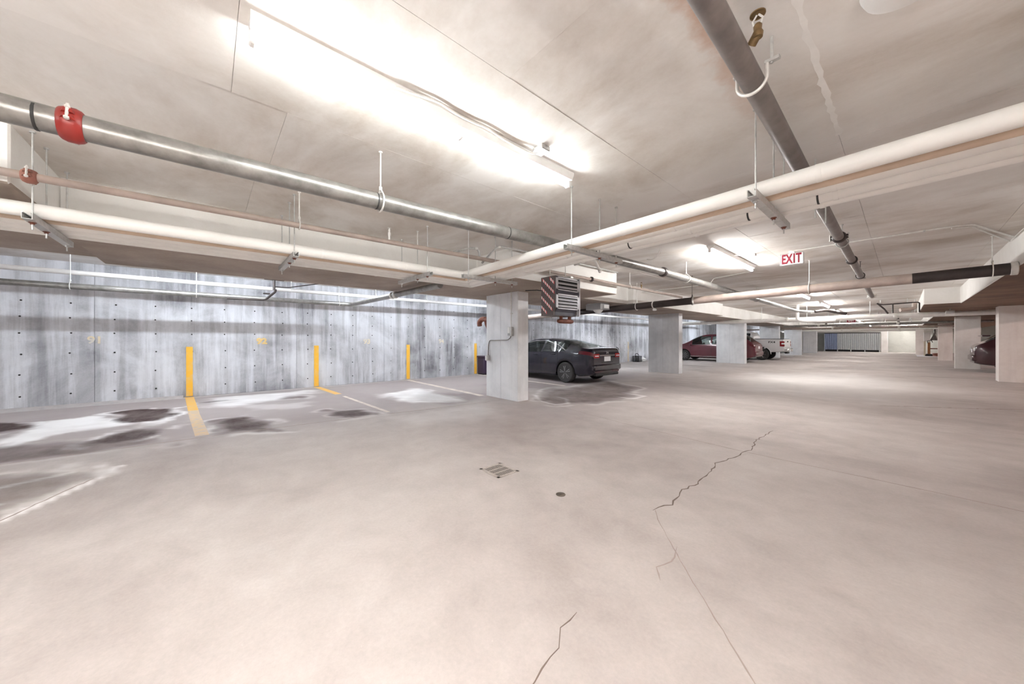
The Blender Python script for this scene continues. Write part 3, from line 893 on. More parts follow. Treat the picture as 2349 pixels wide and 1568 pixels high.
clevis('rod and ring on the dark sprinkler line just past the insulated pipes', -.557, 6.55, 2.692, .052, mat='galv')
# trapeze ring right under the slab for the dark line: open U-bolt with side brackets
t = thing('ring_clamp', 'zinc ring clamp around the dark sprinkler pipe beside its sprinkler head', 'pipe hanger', (-.54, 2.21, CEIL))
m = MB(); m.tube([(-.474, 2.21, 2.81)] + [(-.543 + .069 * cos(a), 2.21, 2.752 - .069 * sin(a)) for a in [pi * i / 14 for i in range(15)]] + [(-.612, 2.21, 2.81)], .0085, 8)
m.build('ring', 'zinc_white', t, True)
m = MB(); m.box(-.485, -.42, 2.20, 2.23, 2.808, 2.824, bev=.003); m.box(-.63, -.596, 2.20, 2.23, 2.806, 2.82, bev=.003); m.build('bracket', 'galv', t)
m = MB(); m.cyl((-.455, 2.215, 2.80), (-.455, 2.215, CEIL), .007, 8); m.cyl((-.608, 2.215, 2.80), (-.608, 2.215, CEIL), .007, 8); m.build('rod', 'galv', t, True)

# insulated bundle: four pipes that run along the beam and turn square across the lane
bund = [('insulated_pipe', 'thick white jacketed pipe nearest the lane in the bundle, with the sharp bend', -4.47, 2.95, .056, 'insul'),
        ('copper_pipe', 'thin beige pipe tucked under the thickest white jacketed pipe', -4.62, 3.08, .024, 'insul_beige'),
        ('insulated_pipe', 'middle white jacketed pipe in the bundle, next to the thin beige pipe', -4.79, 3.21, .054, 'insul'),
        ('insulated_pipe', 'white jacketed pipe with black tape bands, second from the beam side', -4.99, 3.42, .048, 'insul'),
        ('insulated_pipe', 'thin white jacketed pipe at the beam side of the bundle', -5.15, 3.55, .034, 'insul')]
def zA(y): return 2.318 - (y + 9) * .0022
def zB(x): return 2.292 + (x + 4.5) * .0185
for nm, lb, px, py, r, mt in bund:
    t = thing(nm, lb, 'pipe', (px, -8.9, zA(-8.9) + r), 0)
    c = Vector((px, py, 2.292 + r))
    path = [Vector((px, -8.9, zA(-8.9) + r)), Vector((px, -1, zA(-1) + r))]
    path += fillet([(px, -1, zA(-1) + r), c, (1.1, py, zB(1.1) + r)], r * .9, 2)[1:-1] + [Vector((1.1, py, zB(1.1) + r))]
    MB().tube(path, r, 18).build('pipe_jacket', mt, t, True, 30)
    if nm == 'insulated_pipe':
        for x in [-3.6 + R.uniform(-.2, .2), -2.7 + R.uniform(-.3, .3), -1.6 + R.uniform(-.3, .3), -.35 + R.uniform(-.1, .1)]:
            band('jacket_seam', t, (x, py, zB(x) + r), (1, 0, .0185), r, .03, 'insul', .002)
        for y in (-2.4, .9, 1.9):
            y += R.uniform(-.2, .2)
            band('jacket_seam', t, (px, y, zA(y) + r), (0, 1, 0), r, .03, 'insul', .002)
    if r == .048:
        for x in (-.86, -.42, -1.95, -2.35):
            band('tape_band', t, (x, py, zB(x) + r), (1, 0, .0185), r, .012, 'tape_black', .003)

# trapeze hangers: channel strut on three rods
def trapeze(label, c, axis, half, z, rods, rod_top=CEIL, drop=.055):
    t = thing('trapeze_hanger', label, 'pipe hanger', (c[0], c[1], rod_top), 0, 'trapeze hangers under the insulated bundle')
    prof = [(-.026, 0), (.026, 0), (.026, .050), (.016, .050), (.016, .044), (.022, .044), (.022, .004), (-.022, .004), (-.022, .044), (-.016, .044), (-.016, .050), (-.026, .050)]
    m = MB()
    if axis == 'x':
        m.extrude([(c[1] + a, z - .050 + b) for a, b in prof], 'x', c[0] - half, c[0] + half)
    else:
        m.extrude([(c[0] + a, z - .050 + b) for a, b in prof], 'y', c[1] - half, c[1] + half)
    m.build('strut', 'galv', t)
    for k in rods:
        x, y = (c[0] + k, c[1]) if axis == 'x' else (c[0], c[1] + k)
        MB().cyl((x, y, z - .05 - drop), (x, y, rod_top), .0055, 8).build('rod', 'galv', t, True)
        n = MB(); n.lathe([(.020, z - .054), (.020, z - .050)], 10, (x, y, 0)); n.lathe([(.0125, z - .066), (.0125, z - .054)], 6, (x, y, 0))
        n.build('nut', 'rust' if k > 0 else 'galv', t)
        n = MB(); n.lathe([(.017, rod_top - .012), (.017, rod_top)], 8, (x, y, 0)); n.build('anchor', 'galv', t)
for y, lb in ((-1.01, 'channel strut trapeze nearest the drop panel edge, three rods, under the bundle along the beam'), (.70, 'channel strut trapeze under the middle of the bundle along the beam'), (2.29, 'channel strut trapeze just before the square bend of the bundle'), (-4.4, 'channel strut trapeze of the bundle behind the viewpoint')):
    top = CEIL if y > -1.05 else 2.5
    trapeze(lb, (-4.80, y), 'x', .52, zA(y) - .004, (.41, .11, -.44), top)
for x, lb in ((-.67, 'channel strut trapeze under the crossing bundle, beside the dark sprinkler line'), (-2.27, 'channel strut trapeze under the crossing bundle below the end of the strip light'), (-4.16, 'channel strut trapeze at the square bend, under the crossing bundle'), (.93, 'channel strut trapeze under the crossing bundle close to the SUV side beam')):
    trapeze(lb, (x, 3.24), 'y', .52, zB(x) - .006, (-.42, .078, .42))
# two spare rods
for x, y, lb in ((-.51, 4.0, 'bare threaded rod behind the crossing bundle, by the dark sprinkler line'), (-.47, 4.25, 'second bare threaded rod behind the crossing bundle')):
    o = MB().cyl((x, y, 2.42), (x, y, CEIL), .0055, 8).build('threaded_rod', 'galv', None, True); tag(o, lb, 'rod', 'bare threaded rods')
# conduit bends above the square corner
for nm, lb, path in (('conduit', 'galvanised conduit with a hooked end above the square bend of the pipes', [(-4.37, 2.7, 2.64), (-4.37, 3.0, 2.76), (-4.37, 3.16, 2.77), (-4.37, 3.18, 2.60)]),
                     ('conduit', 'galvanised conduit rising over the square bend toward the slab', [(-4.37, 3.22, 2.56), (-4.37, 3.5, 2.84), (-4.37, 3.6, 2.885), (-4.37, 4.4, 2.90), (-4.37, 7.1, 2.91)])):
    t = thing(nm, lb, 'conduit', path[0]); MB().tube(fillet(path, .09, 5), .017, 10).build('conduit_run', 'galv', t, True)
    band('conduit_coupling', t, (Vector(path[1]) * .35 + Vector(path[2]) * .65)[:], Vector(path[2]) - Vector(path[1]), .017, .05, 'zinc_white', .004, 10)
t = thing('conduit', 'bent white pipe with a swivel end above the heater', 'conduit', (-3.5, 4.7, 2.62))
MB().tube(fillet([(-3.95, 5.0, 2.72), (-3.50, 4.75, 2.70), (-3.36, 4.78, 2.66), (-3.46, 5.05, 2.56)], .05, 4), .02, 10).build('conduit_run', 'zinc_white', t, True)
MB().cyl((-3.46, 5.05, 2.56), (-3.48, 5.1, 2.535), .027, 10).build('swivel', 'zinc_white', t, True)

# W1 / W2 pipes over the wall stalls
t = pipe('stall_pipe', 'white pipe hung high along the wall stalls, upper of the two', [(-10.12, -8.9, 2.615), (-10.12, 0, 2.59), (-10.12, 8, 2.59), (-10.12, 30, 2.59)], .045, 'pipe_white')
band('pipe_clip', t, (-10.12, -.79, 2.592), (0, 1, 0), .045, .05, 'zinc_white', .008)
t = pipe('stall_pipe', 'grey pipe along the wall stalls that turns off under the beam, lower of the two', [(-10, -8.9, 2.345), (-10, 0, 2.325), (-10, 2.95, 2.32), (-5.32, 3.02, 2.305)], .055, 'steel', rad=.16)
coupling(t, (-7.15, 2.99, 2.311), .055, 'zinc_white', .10, d=(1, 0, 0), ears=False)
coupling(t, (-7.32, 2.99, 2.312), .055, 'zinc_white', .06, d=(1, 0, 0), ears=False)
for y, x, z, r, lb in ((-1.89, -10, 2.33, .055, 'rod hanger on the lower grey stall pipe by the first painted number'), (-.2, -10, 2.325, .055, 'rod hanger on the lower grey stall pipe left of the number 92'), (2.62, -10, 2.32, .055, 'rod hanger on the lower grey stall pipe just before its turn'),
                       (3.64, -10.12, 2.59, .045, 'rod hanger on the upper white stall pipe just after the turn'), (5.26, -10.12, 2.59, .045, 'rod hanger on the upper white stall pipe near the switch column'), (1.55, -10.12, 2.59, .045, 'rod hanger on the upper white stall pipe beside the black valve')):
    clevis(lb, x, y, z, r)
t = thing('valve_assembly', 'black drain valve with a branch arm between the two stall pipes', 'valve', (-9.6, 1.15, 2.75))
MB().cyl((-9.6, 1.13, 2.73), (-9.6, 1.13, 2.50), .028, 10).build('riser', 'pipe_black', t, True)
MB().box(-9.66, -9.54, .95, 1.33, 2.735, 2.75).build('bracket', 'pipe_black', t)
m = MB(); m.tube(fillet([(-9.6, 1.16, 2.52), (-9.62, 1.16, 2.47), (-9.75, .98, 2.28), (-9.86, .3, 2.27)], .05, 4), .024, 10); m.build('arm', 'pipe_black', t, True)
MB().box(-9.70, -9.62, .93, 1.06, 2.40, 2.43, bev=.01).build('valve_lever', 'pipe_black', t)
MB().tube(fillet([(-9.6, 1.15, 2.58), (-9.55, 1.4, 2.58), (-8.6, 1.9, 2.62)], .08, 4), .012, 8).build('branch', 'pipe_black', t, True)

# dark drain pipe crossing the lane
zD = lambda x: 2.27 + (x + 6) * .0205
t = pipe('drain_pipe', 'big dark drain pipe crossing the whole lane below the EXIT sign', [(-9.3, 9, zD(-9.3)), (-5.2, 9, zD(-5.2)), (-3.4, 9, zD(-3.4)), (1.125, 9, zD(1.125))], .088, 'pipe_taupe', seg=20)
for a, b in ((-6.9, -3.44),):
    MB().tube([(a, 9, zD(a)), (b, 9, zD(b))], .0895, 20).build('black_section', 'pipe_black', t, True)
MB().tube([(.1, 9, zD(.1)), (1.12, 9, zD(1.12))], .0895, 20).build('black_section', 'pipe_black', t, True)  # right end blackened to stand in for shade along the pipe
MB().tube([(-7.4, 9, zD(-7.4)), (-6.9, 9, zD(-6.9))], .0895, 20).build('steel_section', 'steel', t, True)
for x in (-3.42, -4.45): band('pipe_clip', t, (x, 9, zD(x)), (1, 0, 0), .0895, .035, 'zinc_white', .006)
band('pipe_clip', t, (1.09, 9, zD(1.09)), (1, 0, 0), .0895, .07, 'zinc_white', .010)
for x, top, lb in ((-4.93, SOFFIT + .18, 'rod and yoke holding the dark drain pipe just right of the grey detector box'), (-3.46, CEIL, 'black rod and ring holding the dark drain pipe under the second strip light'), (-1.24, CEIL, 'white rod and ring holding the dark drain pipe below the EXIT sign'), (.90, CEIL, 'rod and clamp holding the dark drain pipe at the SUV side beam')):
    clevis(lb, x, 9.0, zD(x), .0895, CEIL, 'pipe_black' if x == -3.46 else 'zinc_white', axis='y' if False else 'x')

# ------------------------------------------------------------------ EXIT sign
t = thing('exit_sign', 'white EXIT sign with tall red letters hung under the slab', 'exit sign', (-1.31, 7.8, CEIL))
m = MB(); m.box(-1.475, -1.145, 7.765, 7.835, 2.685, 2.892, bev=.006); m.build('housing', 'exit_white', t)
m = MB(); m.box(-1.35, -1.27, 7.775, 7.825, 2.892, CEIL); m.build('mount', 'white_metal', t)
m = MB()
for a in ((-1.470, -1.150, 2.884, 2.890), (-1.470, -1.150, 2.687, 2.693), (-1.472, -1.466, 2.687, 2.890), (-1.154, -1.148, 2.687, 2.890)):
    m.box(a[0], a[1], 7.761, 7.766, a[2], a[3])
m.build('rim', 'grey_metal', t)
for k, ch in enumerate('EXIT'):
    xo = (-.112, -.035, .035, .098)[k]
    text_mesh('letter', ch, 'exit_red', .225, t, (xo, -.0375, -.153), ROT_FACE_NEGY, .56, .0012, .007)
t = thing('conduit', 'thin conduit under the slab running from the EXIT sign toward the SUV side beam', 'conduit', (-1.27, 7.72, 2.93))
MB().tube(fillet([(-1.3, 7.72, 2.918), (.50, 7.72, 2.918), (.62, 7.78, 2.918), (1.10, 9.1, 2.90)], .15, 5), .012, 8).build('conduit_run', 'zinc_white', t, True)
for x in (-.6, .2): band('conduit_clip', t, (x, 7.72, 2.918), (1, 0, 0), .012, .02, 'galv', .004, 8)
t = thing('conduit', 'second thin conduit slanting across the slab to the SUV side beam', 'conduit', (.61, 7.9, 2.92))
MB().tube([(.45, 7.86, 2.922), (.63, 7.95, 2.922), (1.11, 9.5, 2.91)], .010, 8).build('conduit_run', 'zinc_white', t, True)
t = thing('conduit', 'thin conduit under the slab crossing from the second strip light to the pipe hangers', 'conduit', (-2.1, 9.6, 2.92))
MB().tube(fillet([(-2.2, 9.3, 2.925), (-3.2, 9.7, 2.925), (-3.3, 9.72, 2.80), (-3.9, 9.8, 2.80), (-5.2, 9.8, 2.80)], .04, 4), .011, 8).build('conduit_run', 'zinc_white', t, True)
t = thing('conduit', 'looped flexible cable hanging below the slab behind the crossing bundle', 'conduit', (-2.7, 5.4, CEIL))
MB().tube(fillet([(-2.45, 5.2, CEIL), (-2.48, 5.25, 2.72), (-2.62, 5.3, 2.62), (-2.75, 5.35, 2.66)], .12, 5), .012, 8).build('conduit_run', 'pipe_white', t, True)
t = thing('junction_box', 'tiny junction box on the slab beside the second strip light', 'junction box', (-1.83, 7.55, CEIL))
m = MB(); m.box(-1.87, -1.79, 7.5, 7.6, CEIL - .04, CEIL, bev=.005); m.build('box', 'galv', t)
MB().tube(fillet([(-1.84, 7.55, 2.915), (-1.95, 7.5, 2.92), (-2.055, 7.3, 2.92)], .05, 4), .008, 8).build('cable', 'zinc_white', t, True)

# ------------------------------------------------------------------ unit heater with hazard stripes
X1, X0, Y0, Y1, Z0, Z1 = -3.90, -4.24, 4.42, 5.04, 1.775, 2.45
t = thing('unit_heater', 'hanging unit heater with red and white hazard stripes beside the switch column', 'heater', (X1, Y0, CEIL))
m = MB()
prof = [(X0, Z0), (X1 - .05, Z0), (X1 - .05, Z0 + .06), (X1, Z0 + .20), (X1, Z1), (X0, Z1)]
m.extrude(prof, 'y', Y0, Y1); cas = m.build('casing', 'charcoal', t)
def sq(y, z, w, h, th, mat, name, par_t=t):
    pass
# louvered front, two frames with slats between
for (za, zb) in ((2.205, 2.435), (1.885, 2.145)):
    m = MB()
    fx = X1 + .004
    m.box(X1 - .002, X1 + .018, Y0 + .005, Y0 + .045, za, zb); m.box(X1 - .002, X1 + .018, Y1 - .045, Y1 - .005, za, zb)
    m.box(X1 - .002, X1 + .018, Y0 + .005, Y1 - .005, zb - .022, zb); m.box(X1 - .002, X1 + .018, Y0 + .005, Y1 - .005, za, za + .018)
    m.build('louver_frame', 'louver', t)
    m = MB(); m.box(X1 - .001, X1 + .003, Y0 + .045, Y1 - .045, za + .018, zb - .022); m.build('dark_recess', 'black', t)
    n = 3 if zb > 2.3 else 4
    for k in range(n):
        z = za + .04 + k * (zb - za - .07) / (n - .6)
        m = MB(); m.extrude([(X1 + .002, z + .012), (X1 + .026, z - .006), (X1 + .026, z + .002), (X1 + .004, z + .034)], 'y', Y0 + .046, Y1 - .046)
        m.build('louver', 'louver', t)
m = MB(); m.box(X1 - .001, X1 + .012, Y0 + .003, Y1 - .003, 2.145, 2.205); m.build('dark_band', 'slate', t)
m = MB(); m.extrude([(X1 - .052, Z0 + .005), (X1 - .046, Z0 + .005), (X1 - .046, Z0 + .06), (X1 - .002, Z0 + .115), (X1 - .008, Z0 + .115), (X1 - .052, Z0 + .062)], 'y', Y0 + .04, Y1 - .04); m.build('outlet_hood', 'slate', t)
m = MB(); m.box(X1 - .04, X1 + .022, Y1, Y1 + .022, Z0, Z1 + .01); m.build('side_trim', 'louver', t)
# hazard tape: slanted dashes on the side that faces down the lane
nst = 0
for zc in (2.60, 2.435, 2.27, 2.105, 1.94):
    L = .50; k = 0
    u = 0.0
    while u < L:
        x = X0 + .008 + u * .72; z = zc - u * .66
        for w_, mt in ((.034, 'tape_white'), (.026, 'tape_red')):
            xa, xb = x, x + w_ * .72; z_a, z_b = z, z - w_ * .66
            if xb < X1 - .006 and z_b - .024 > Z0 + .004 and z_a + .024 < Z1 - .004:
                if not (xb > X1 - .06 and z_b < Z0 + .20):
                    m = MB(); m.add([(xa, Y0 - .0025, z_a - .024), (xb, Y0 - .0025, z_b - .024), (xb, Y0 - .0025, z_b + .024), (xa, Y0 - .0025, z_a + .024),
                                     (xa, Y0 + .001, z_a - .024), (xb, Y0 + .001, z_b - .024), (xb, Y0 + .001, z_b + .024), (xa, Y0 + .001, z_a + .024)],
                                    [(0, 1, 2, 3), (7, 6, 5, 4), (0, 4, 5, 1), (1, 5, 6, 2), (2, 6, 7, 3), (3, 7, 4, 0)])
                    m.build('hazard_stripe', mt, t)
            x, z = xb, z_b
        u += .060
# hanging straps, flue stub, condensate fitting below
for y in (Y0 + .1, Y1 - .1):
    MB().cyl((X0 + .12, y, Z1), (X0 + .12, y, CEIL), .007, 8).build('hanger_rod', 'zinc_white', t, True)
m = MB(); m.box(X0 + .05, X1 - .05, Y1 - .16, Y1 - .08, Z1, Z1 + .05, bev=.008); m.build('control_box', 'zinc_white', t)
m = MB()
for y in (4.70, 4.93): m.cyl((X1 - .12, y, Z0 - .07), (X1 - .12, y, Z0 + .02), .030, 10)
m.tube([(X1 - .12, 4.62, Z0 - .09), (X1 - .12, 4.66, Z0 - .09), (X1 - .12, 4.98, Z0 - .09), (X1 - .12, 5.02, Z0 - .09)], [.028, .040, .040, .028], 12)
m.build('iron_fitting', 'rust', t, True)
m = MB(); m.tube([(X0, 4.55, 2.42), (-4.30, 4.5, 2.34), (-4.6, 4.9, 2.30), (-4.9, 5.0, 2.36), (-5.3, 5.05, 2.40)], .010, 6); m.build('power_cable', 'black', t, True)

# grey detector box on the soffit
t = thing('gas_detector', 'grey detector box with a pale dome hung from the beam beside the dark drain pipe', 'detector', (-5.95, 8.6, SOFFIT))
m = MB(); m.prism([(-6.22, 8.40), (-5.72, 8.40), (-5.68, 8.44), (-5.68, 8.80), (-6.22, 8.80)], 2.235, SOFFIT - .02); m.build('box', 'grey_metal', t)
m = MB(); m.box(-6.2, -5.7, 8.42, 8.78, SOFFIT - .02, SOFFIT); m.build('lid', 'galv', t)
m = MB(); m.box(-5.685, -5.672, 8.52, 8.76, 2.27, 2.37); m.build('label_plate', 'white_metal', t)
m = MB(); m.lathe([(.15, 2.235), (.13, 2.20), (.09, 2.16), (.05, 2.12), (.02, 2.11)], 16, (-5.92, 8.58, 0)); m.build('dome', 'white_metal', t, True)
t = thing('pendant_head', 'small white pendant sprinkler below the dark drain pipe, right of the grey detector', 'sprinkler', (-4.42, 9.0, zD(-4.42) - .08))
m = MB(); m.lathe([(.018, 2.135), (.045, 2.14), (.055, 2.16), (.045, 2.190), (.022, 2.205)], 12, (-4.42, 9.0, 0)); m.build('cup', 'white_metal', t, True)

# ------------------------------------------------------------------ switch box with conduit on the column
t = thing('switch_box', 'grey switch box with conduit bent down to a small outlet box on the column', 'switch', (-5.78, 5.08, 1.54))
m = MB(); m.box(-5.83, -5.71, 5.0, 5.08, 1.44, 1.64, bev=.006); m.build('enclosure', 'galv', t)
m = MB(); m.box(-5.825, -5.755, 4.993, 5.0, 1.505, 1.635); m.build('cover', 'white_metal', t)
m = MB(); m.box(-5.822, -5.757, 4.995, 5.0, 1.455, 1.495); m.build('nameplate', 'grey_metal', t)
MB().tube([(-5.765, 5.05, 1.63), (-5.765, 5.05, SOFFIT)], .011, 8).build('riser_conduit', 'zinc_white', t, True)
MB().tube(fillet([(-5.77, 5.05, 1.46), (-5.79, 5.05, 1.40), (-5.90, 5.06, 1.35), (-6.56, 5.06, 1.345), (-6.60, 5.06, 1.25), (-6.61, 5.05, .97)], .09, 5), .0115, 8).build('bent_conduit', 'steel_dark', t, True)
m = MB(); m.box(-6.66, -6.57, 5.0, 5.08, .855, .985, bev=.006); m.build('outlet_box', 'galv', t)
m = MB(); m.box(-6.655, -6.615, 4.994, 5.0, .87, .97); m.build('outlet_cover', 'white_metal', t)
m = MB(); m.box(-5.80, -5.74, 5.045, 5.08, 1.93, 1.95); m.build('strap', 'zinc_white', t)

# rusty elbow sticking out behind the column
t = thing('pipe_elbow', 'rusty brown pipe elbow poking out behind the switch column', 'pipe', (-7.3, 5.8, SOFFIT))
MB().tube(fillet([(-7.3, 5.8, SOFFIT), (-7.3, 5.8, 1.86), (-7.86, 5.8, 1.95), (-8.0, 5.8, 1.86), (-7.98, 5.8, 1.75)], .12, 5), .07, 12).build('elbow', 'rust', t, True)
m = MB(); m.tube([(-7.70, 5.8, 1.98), (-7.66, 5.8, 1.78), (-7.60, 5.8, 1.62)], [.07, .05, .02], 10); m.build('lever', 'rust', t, True)

# dark purple box by the wall
t = thing('storage_box', 'dark purple plastic box standing by the wall behind the column', 'box', (-10.95, 8.2, 0))
m = MB(); m.box(-11.15, -10.72, 7.98, 8.38, 0.03, .66, bev=.03); m.build('body', 'purple_box', t)
m = MB(); m.box(-11.17, -10.70, 7.96, 8.40, .66, .73, bev=.02); m.build('lid', 'purple_box', t)
m = MB(); m.box(-11.12, -10.75, 8.0, 8.36, 0, .05); m.build('foot', 'black', t)

# ------------------------------------------------------------------ floor fittings
t = thing('floor_drain', 'square cast iron floor drain grate in the open floor', 'drain', (-2.77, 2.26, 0))
ux = (-2.93, -2.61, 2.12, 2.40)
m = MB(); m.box(ux[0] + .005, ux[1] - .005, ux[2] + .005, ux[3] - .005, -.02, .0015); m.build('sump', 'hole', t)
m = MB()
for a in ((ux[0], ux[1], ux[2], ux[2] + .032), (ux[0], ux[1], ux[3] - .032, ux[3]), (ux[0], ux[0] + .032, ux[2], ux[3]), (ux[1] - .032, ux[1], ux[2], ux[3])):
    m.box(a[0], a[1], a[2], a[3], 0, .0045, bev=.0015)
m.build('frame', 'grate', t)
for k in range(11):
    y = ux[2] + .042 + k * .0196
    MB().box(ux[0] + .03, ux[1] - .03, y - .0042, y + .0042, 0, .0030).build('bar', 'grate', t)
for k in (1, 2):
    x = ux[0] + .032 + k * (.32 - .064) / 3
    MB().box(x - .007, x + .007, ux[2] + .03, ux[3] - .03, 0, .0033).build('cross_bar', 'grate', t)
t = thing('cleanout_cap', 'small dark round cleanout cap in the open floor', 'floor cap', (-1.98, 2.31, 0))
m = MB(); m.lathe([(.042, 0), (.042, .003), (.036, .005), (.030, .004), (.004, .004)], 20, (-1.98, 2.31, 0)); m.build('cap', 'brass_dark', t)
m = MB(); m.lathe([(.010, .004), (.010, .008)], 6, (-1.98, 2.31, 0)); m.build('plug_nut', 'brass_dark', t)

# ------------------------------------------------------------------ round white fitting and white elbow overhead
t = thing('ceiling_lamp', 'round white porcelain lamp base on the slab beside the dark sprinkler line', 'ceiling fitting', (.02, 2.30, CEIL))
m = MB(); m.lathe([(.155, CEIL), (.155, CEIL - .02), (.14, CEIL - .055), (.10, CEIL - .075), (.03, CEIL - .082)], 32, (.02, 2.27, 0)); m.build('base', 'white_metal', t, True)
t = thing('insulated_elbow', 'white jacketed riser elbow going up into the slab at the SUV side of the bundle', 'pipe', (.66, 3.5, CEIL))
MB().tube(fillet([(.66, 3.21, 2.503), (.66, 3.25, 2.60), (.66, 3.80, 2.76), (.66, 3.84, CEIL)], .12, 5), .085, 18).build('jacket', 'insul', t, True)
m = MB(); m.tube([(.66, 3.60, 2.70), (.66, 3.62, 2.705)], .09, 18); m.build('seam_ring', 'grey_metal', t, True)

# ------------------------------------------------------------------ far pipework
far = [(20.4, -9.3, 3.2, 2.30, .092, 'pipe_white', 'big pipe crossing the lane beyond the dark drain pipe, first in the far tangle'),
       (27.2, -5.4, .9, 2.52, .05, 'pipe_white', 'white crossing pipe in the far tangle, just before the small red exit sign'),
       (29.5, -5.4, 3.0, 2.30, .06, 'steel', 'grey crossing pipe in the far tangle, under the small red exit sign'),
       (32.8, -5.4, .9, 2.45, .07, 'insul', 'white jacketed crossing pipe in the far tangle, over the silver van stall'),
       (36.0, -9.3, 2.8, 2.26, .06, 'pipe_taupe', 'taupe crossing pipe low in the far tangle'),
       (38.6, -5.4, .9, 2.55, .07, 'steel_dark', 'dark crossing pipe in the far tangle over the grey column'),
       (42.0, -9.3, 2.8, 2.24, .07, 'insul', 'white jacketed crossing pipe low before the storage locker'),
       (46.0, -5.4, .9, 2.42, .06, 'pipe_black', 'black crossing pipe before the storage locker'),
       (50.0, -9.3, 2.8, 2.28, .08, 'pipe_white', 'white crossing pipe closest to the storage locker')]
for k, (y, xa, xb, z, r, mt, lb) in enumerate(far):
    t = pipe('crossing_pipe', lb, [(xa, y, z - .02), (xb, y, z + .02)], r, mt, seg=12)
    for x in (-4.6, -2.9, -.9, .3):
        MB().cyl((x, y, z), (x, y, CEIL - .001), .009, 6).build('rod', 'galv', t)
    for x in (-3.6, -.2): coupling(t, (x, y, z), r, 'pipe_black' if k % 2 else 'zinc_white', .12, d=(1, 0, 0), ears=False)
t = thing('branch_pipe', 'white pipe dropping from the slab and bending into the far crossing pipe', 'pipe', (-3.16, 19.9, CEIL))
MB().tube(fillet([(-3.17, 20.0, CEIL - .001), (-3.17, 20.0, 2.25), (-2.95, 20.05, 2.18), (-1.9, 20.1, 2.20)], .16, 5), .065, 12).build('pipe_run', 'pipe_white', t, True)
t = thing('branch_pipe', 'dark offset pipe between the thick sprinkler main and the far crossing pipe', 'pipe', (-2.6, 19.6, 2.56))
MB().tube(fillet([(-2.52, 19.66, 2.58), (-2.2, 19.9, 2.62), (-1.95, 20.2, 2.54), (-1.6, 20.38, 2.47)], .1, 4), .06, 12).build('pipe_run', 'pipe_black', t, True)
# black condensate line with funnel next to the drop panel
t = thing('condensate_line', 'black pipe frame with a grey elbow hanging beside the wider drop panel', 'pipe', (-.1, 20, CEIL))
MB().tube(fillet([(-.69, 20.0, 2.80), (-.54, 20.0, 2.74), (.36, 20.0, 2.775), (.40, 20.0, 2.74), (.40, 20.0, 2.40)], .05, 4), .022, 10).build('pipe_run', 'pipe_black', t, True)
MB().tube([(-.69, 20.0, 2.82), (-.50, 20.1, 2.58), (-.40, 20.2, 2.40)], .030, 10).build('brace', 'pipe_black', t, True)
MB().cyl((-.27, 20.0, 2.75), (-.27, 20.0, 2.40), .025, 10).build('drop', 'pipe_black', t, True)
MB().tube(fillet([(.28, 20.0, 2.75), (.28, 20.0, 2.56), (.20, 19.95, 2.52), (-.08, 19.8, 2.49)], .1, 5), .065, 12).build('elbow', 'pipe_taupe', t, True)
for x in (-.6, .1): MB().cyl((x, 20.0, 2.78), (x, 20.0, CEIL - .001), .008, 6).build('rod', 'galv', t)
t = thing('exit_sign', 'small faraway red exit sign above the far pipes', 'exit sign', (-2.45, 34.4, CEIL))
m = MB(); m.box(-2.68, -2.22, 34.36, 34.44, 2.60, 2.86); m.build('housing', 'exit_red', t)
text_mesh('letter', 'EXIT', 'exit_white', .2, t, (0, -.045, -.21), ROT_FACE_NEGY, .7, .001, .002)
m = MB(); m.box(-2.5, -2.4, 34.38, 34.42, 2.86, CEIL); m.build('mount', 'white_metal', t)
t = thing('security_light', 'white angled floodlight under the beam by the grey column behind the SUV', 'light', (1.12, 20.6, 2.45))
m = MB(); m.extrude([(19.6, 2.28), (19.82, 2.22), (19.82, 2.36), (19.7, 2.40)], 'x', 1.0, 1.2); m.build('housing', 'white_metal', t)
MB().cyl((1.1, 19.75, 2.36), (1.1, 19.75, 2.45), .02, 8).build('bracket', 'galv', t)

# ------------------------------------------------------------------ storage locker wall at the end
t = thing('storage_locker', 'long corrugated grey storage locker with a bluish first panel at the lane end', 'locker', (-4, 56.4, 0))
xa = -6.3; n = 4; wd = (4.55) / n
for k in range(n):
    m = MB(); pts = []
    q = 14
    for i in range(q + 1):
        x = xa + k * wd + .015 + (wd - .03) * i / q
        pts.append((x, 56.0 + (.05 if i % 2 else 0)))
    pts += [(xa + k * wd + wd - .015, 56.12), (xa + k * wd + .015, 56.12)]
    m.prism(pts, .22, 2.12); m.build('corrugated_panel', 'corrugated_blue' if k == 0 else 'corrugated', t)
for k in range(n + 1):
    m = MB(); m.box(xa + k * wd - .04, xa + k * wd + .04, 56.02, 56.15, 0, 2.14); m.build('post', 'corrugated', t)
m = MB(); m.box(xa - .05, xa + n * wd + .05, 56.0, 57.8, 2.12, 2.2); m.build('top_rail', 'pipe_black', t)
m = MB(); m.box(xa, xa + n * wd, 56.3, 57.8, 0, .2); m.build('gap_block', 'black', t)  # black block set back in the dark gap under the panels
m = MB(); m.box(xa + 4.65, xa + 4.72, 55.95, 56.1, 0, 2.1); m.build('end_post', 'black', t)

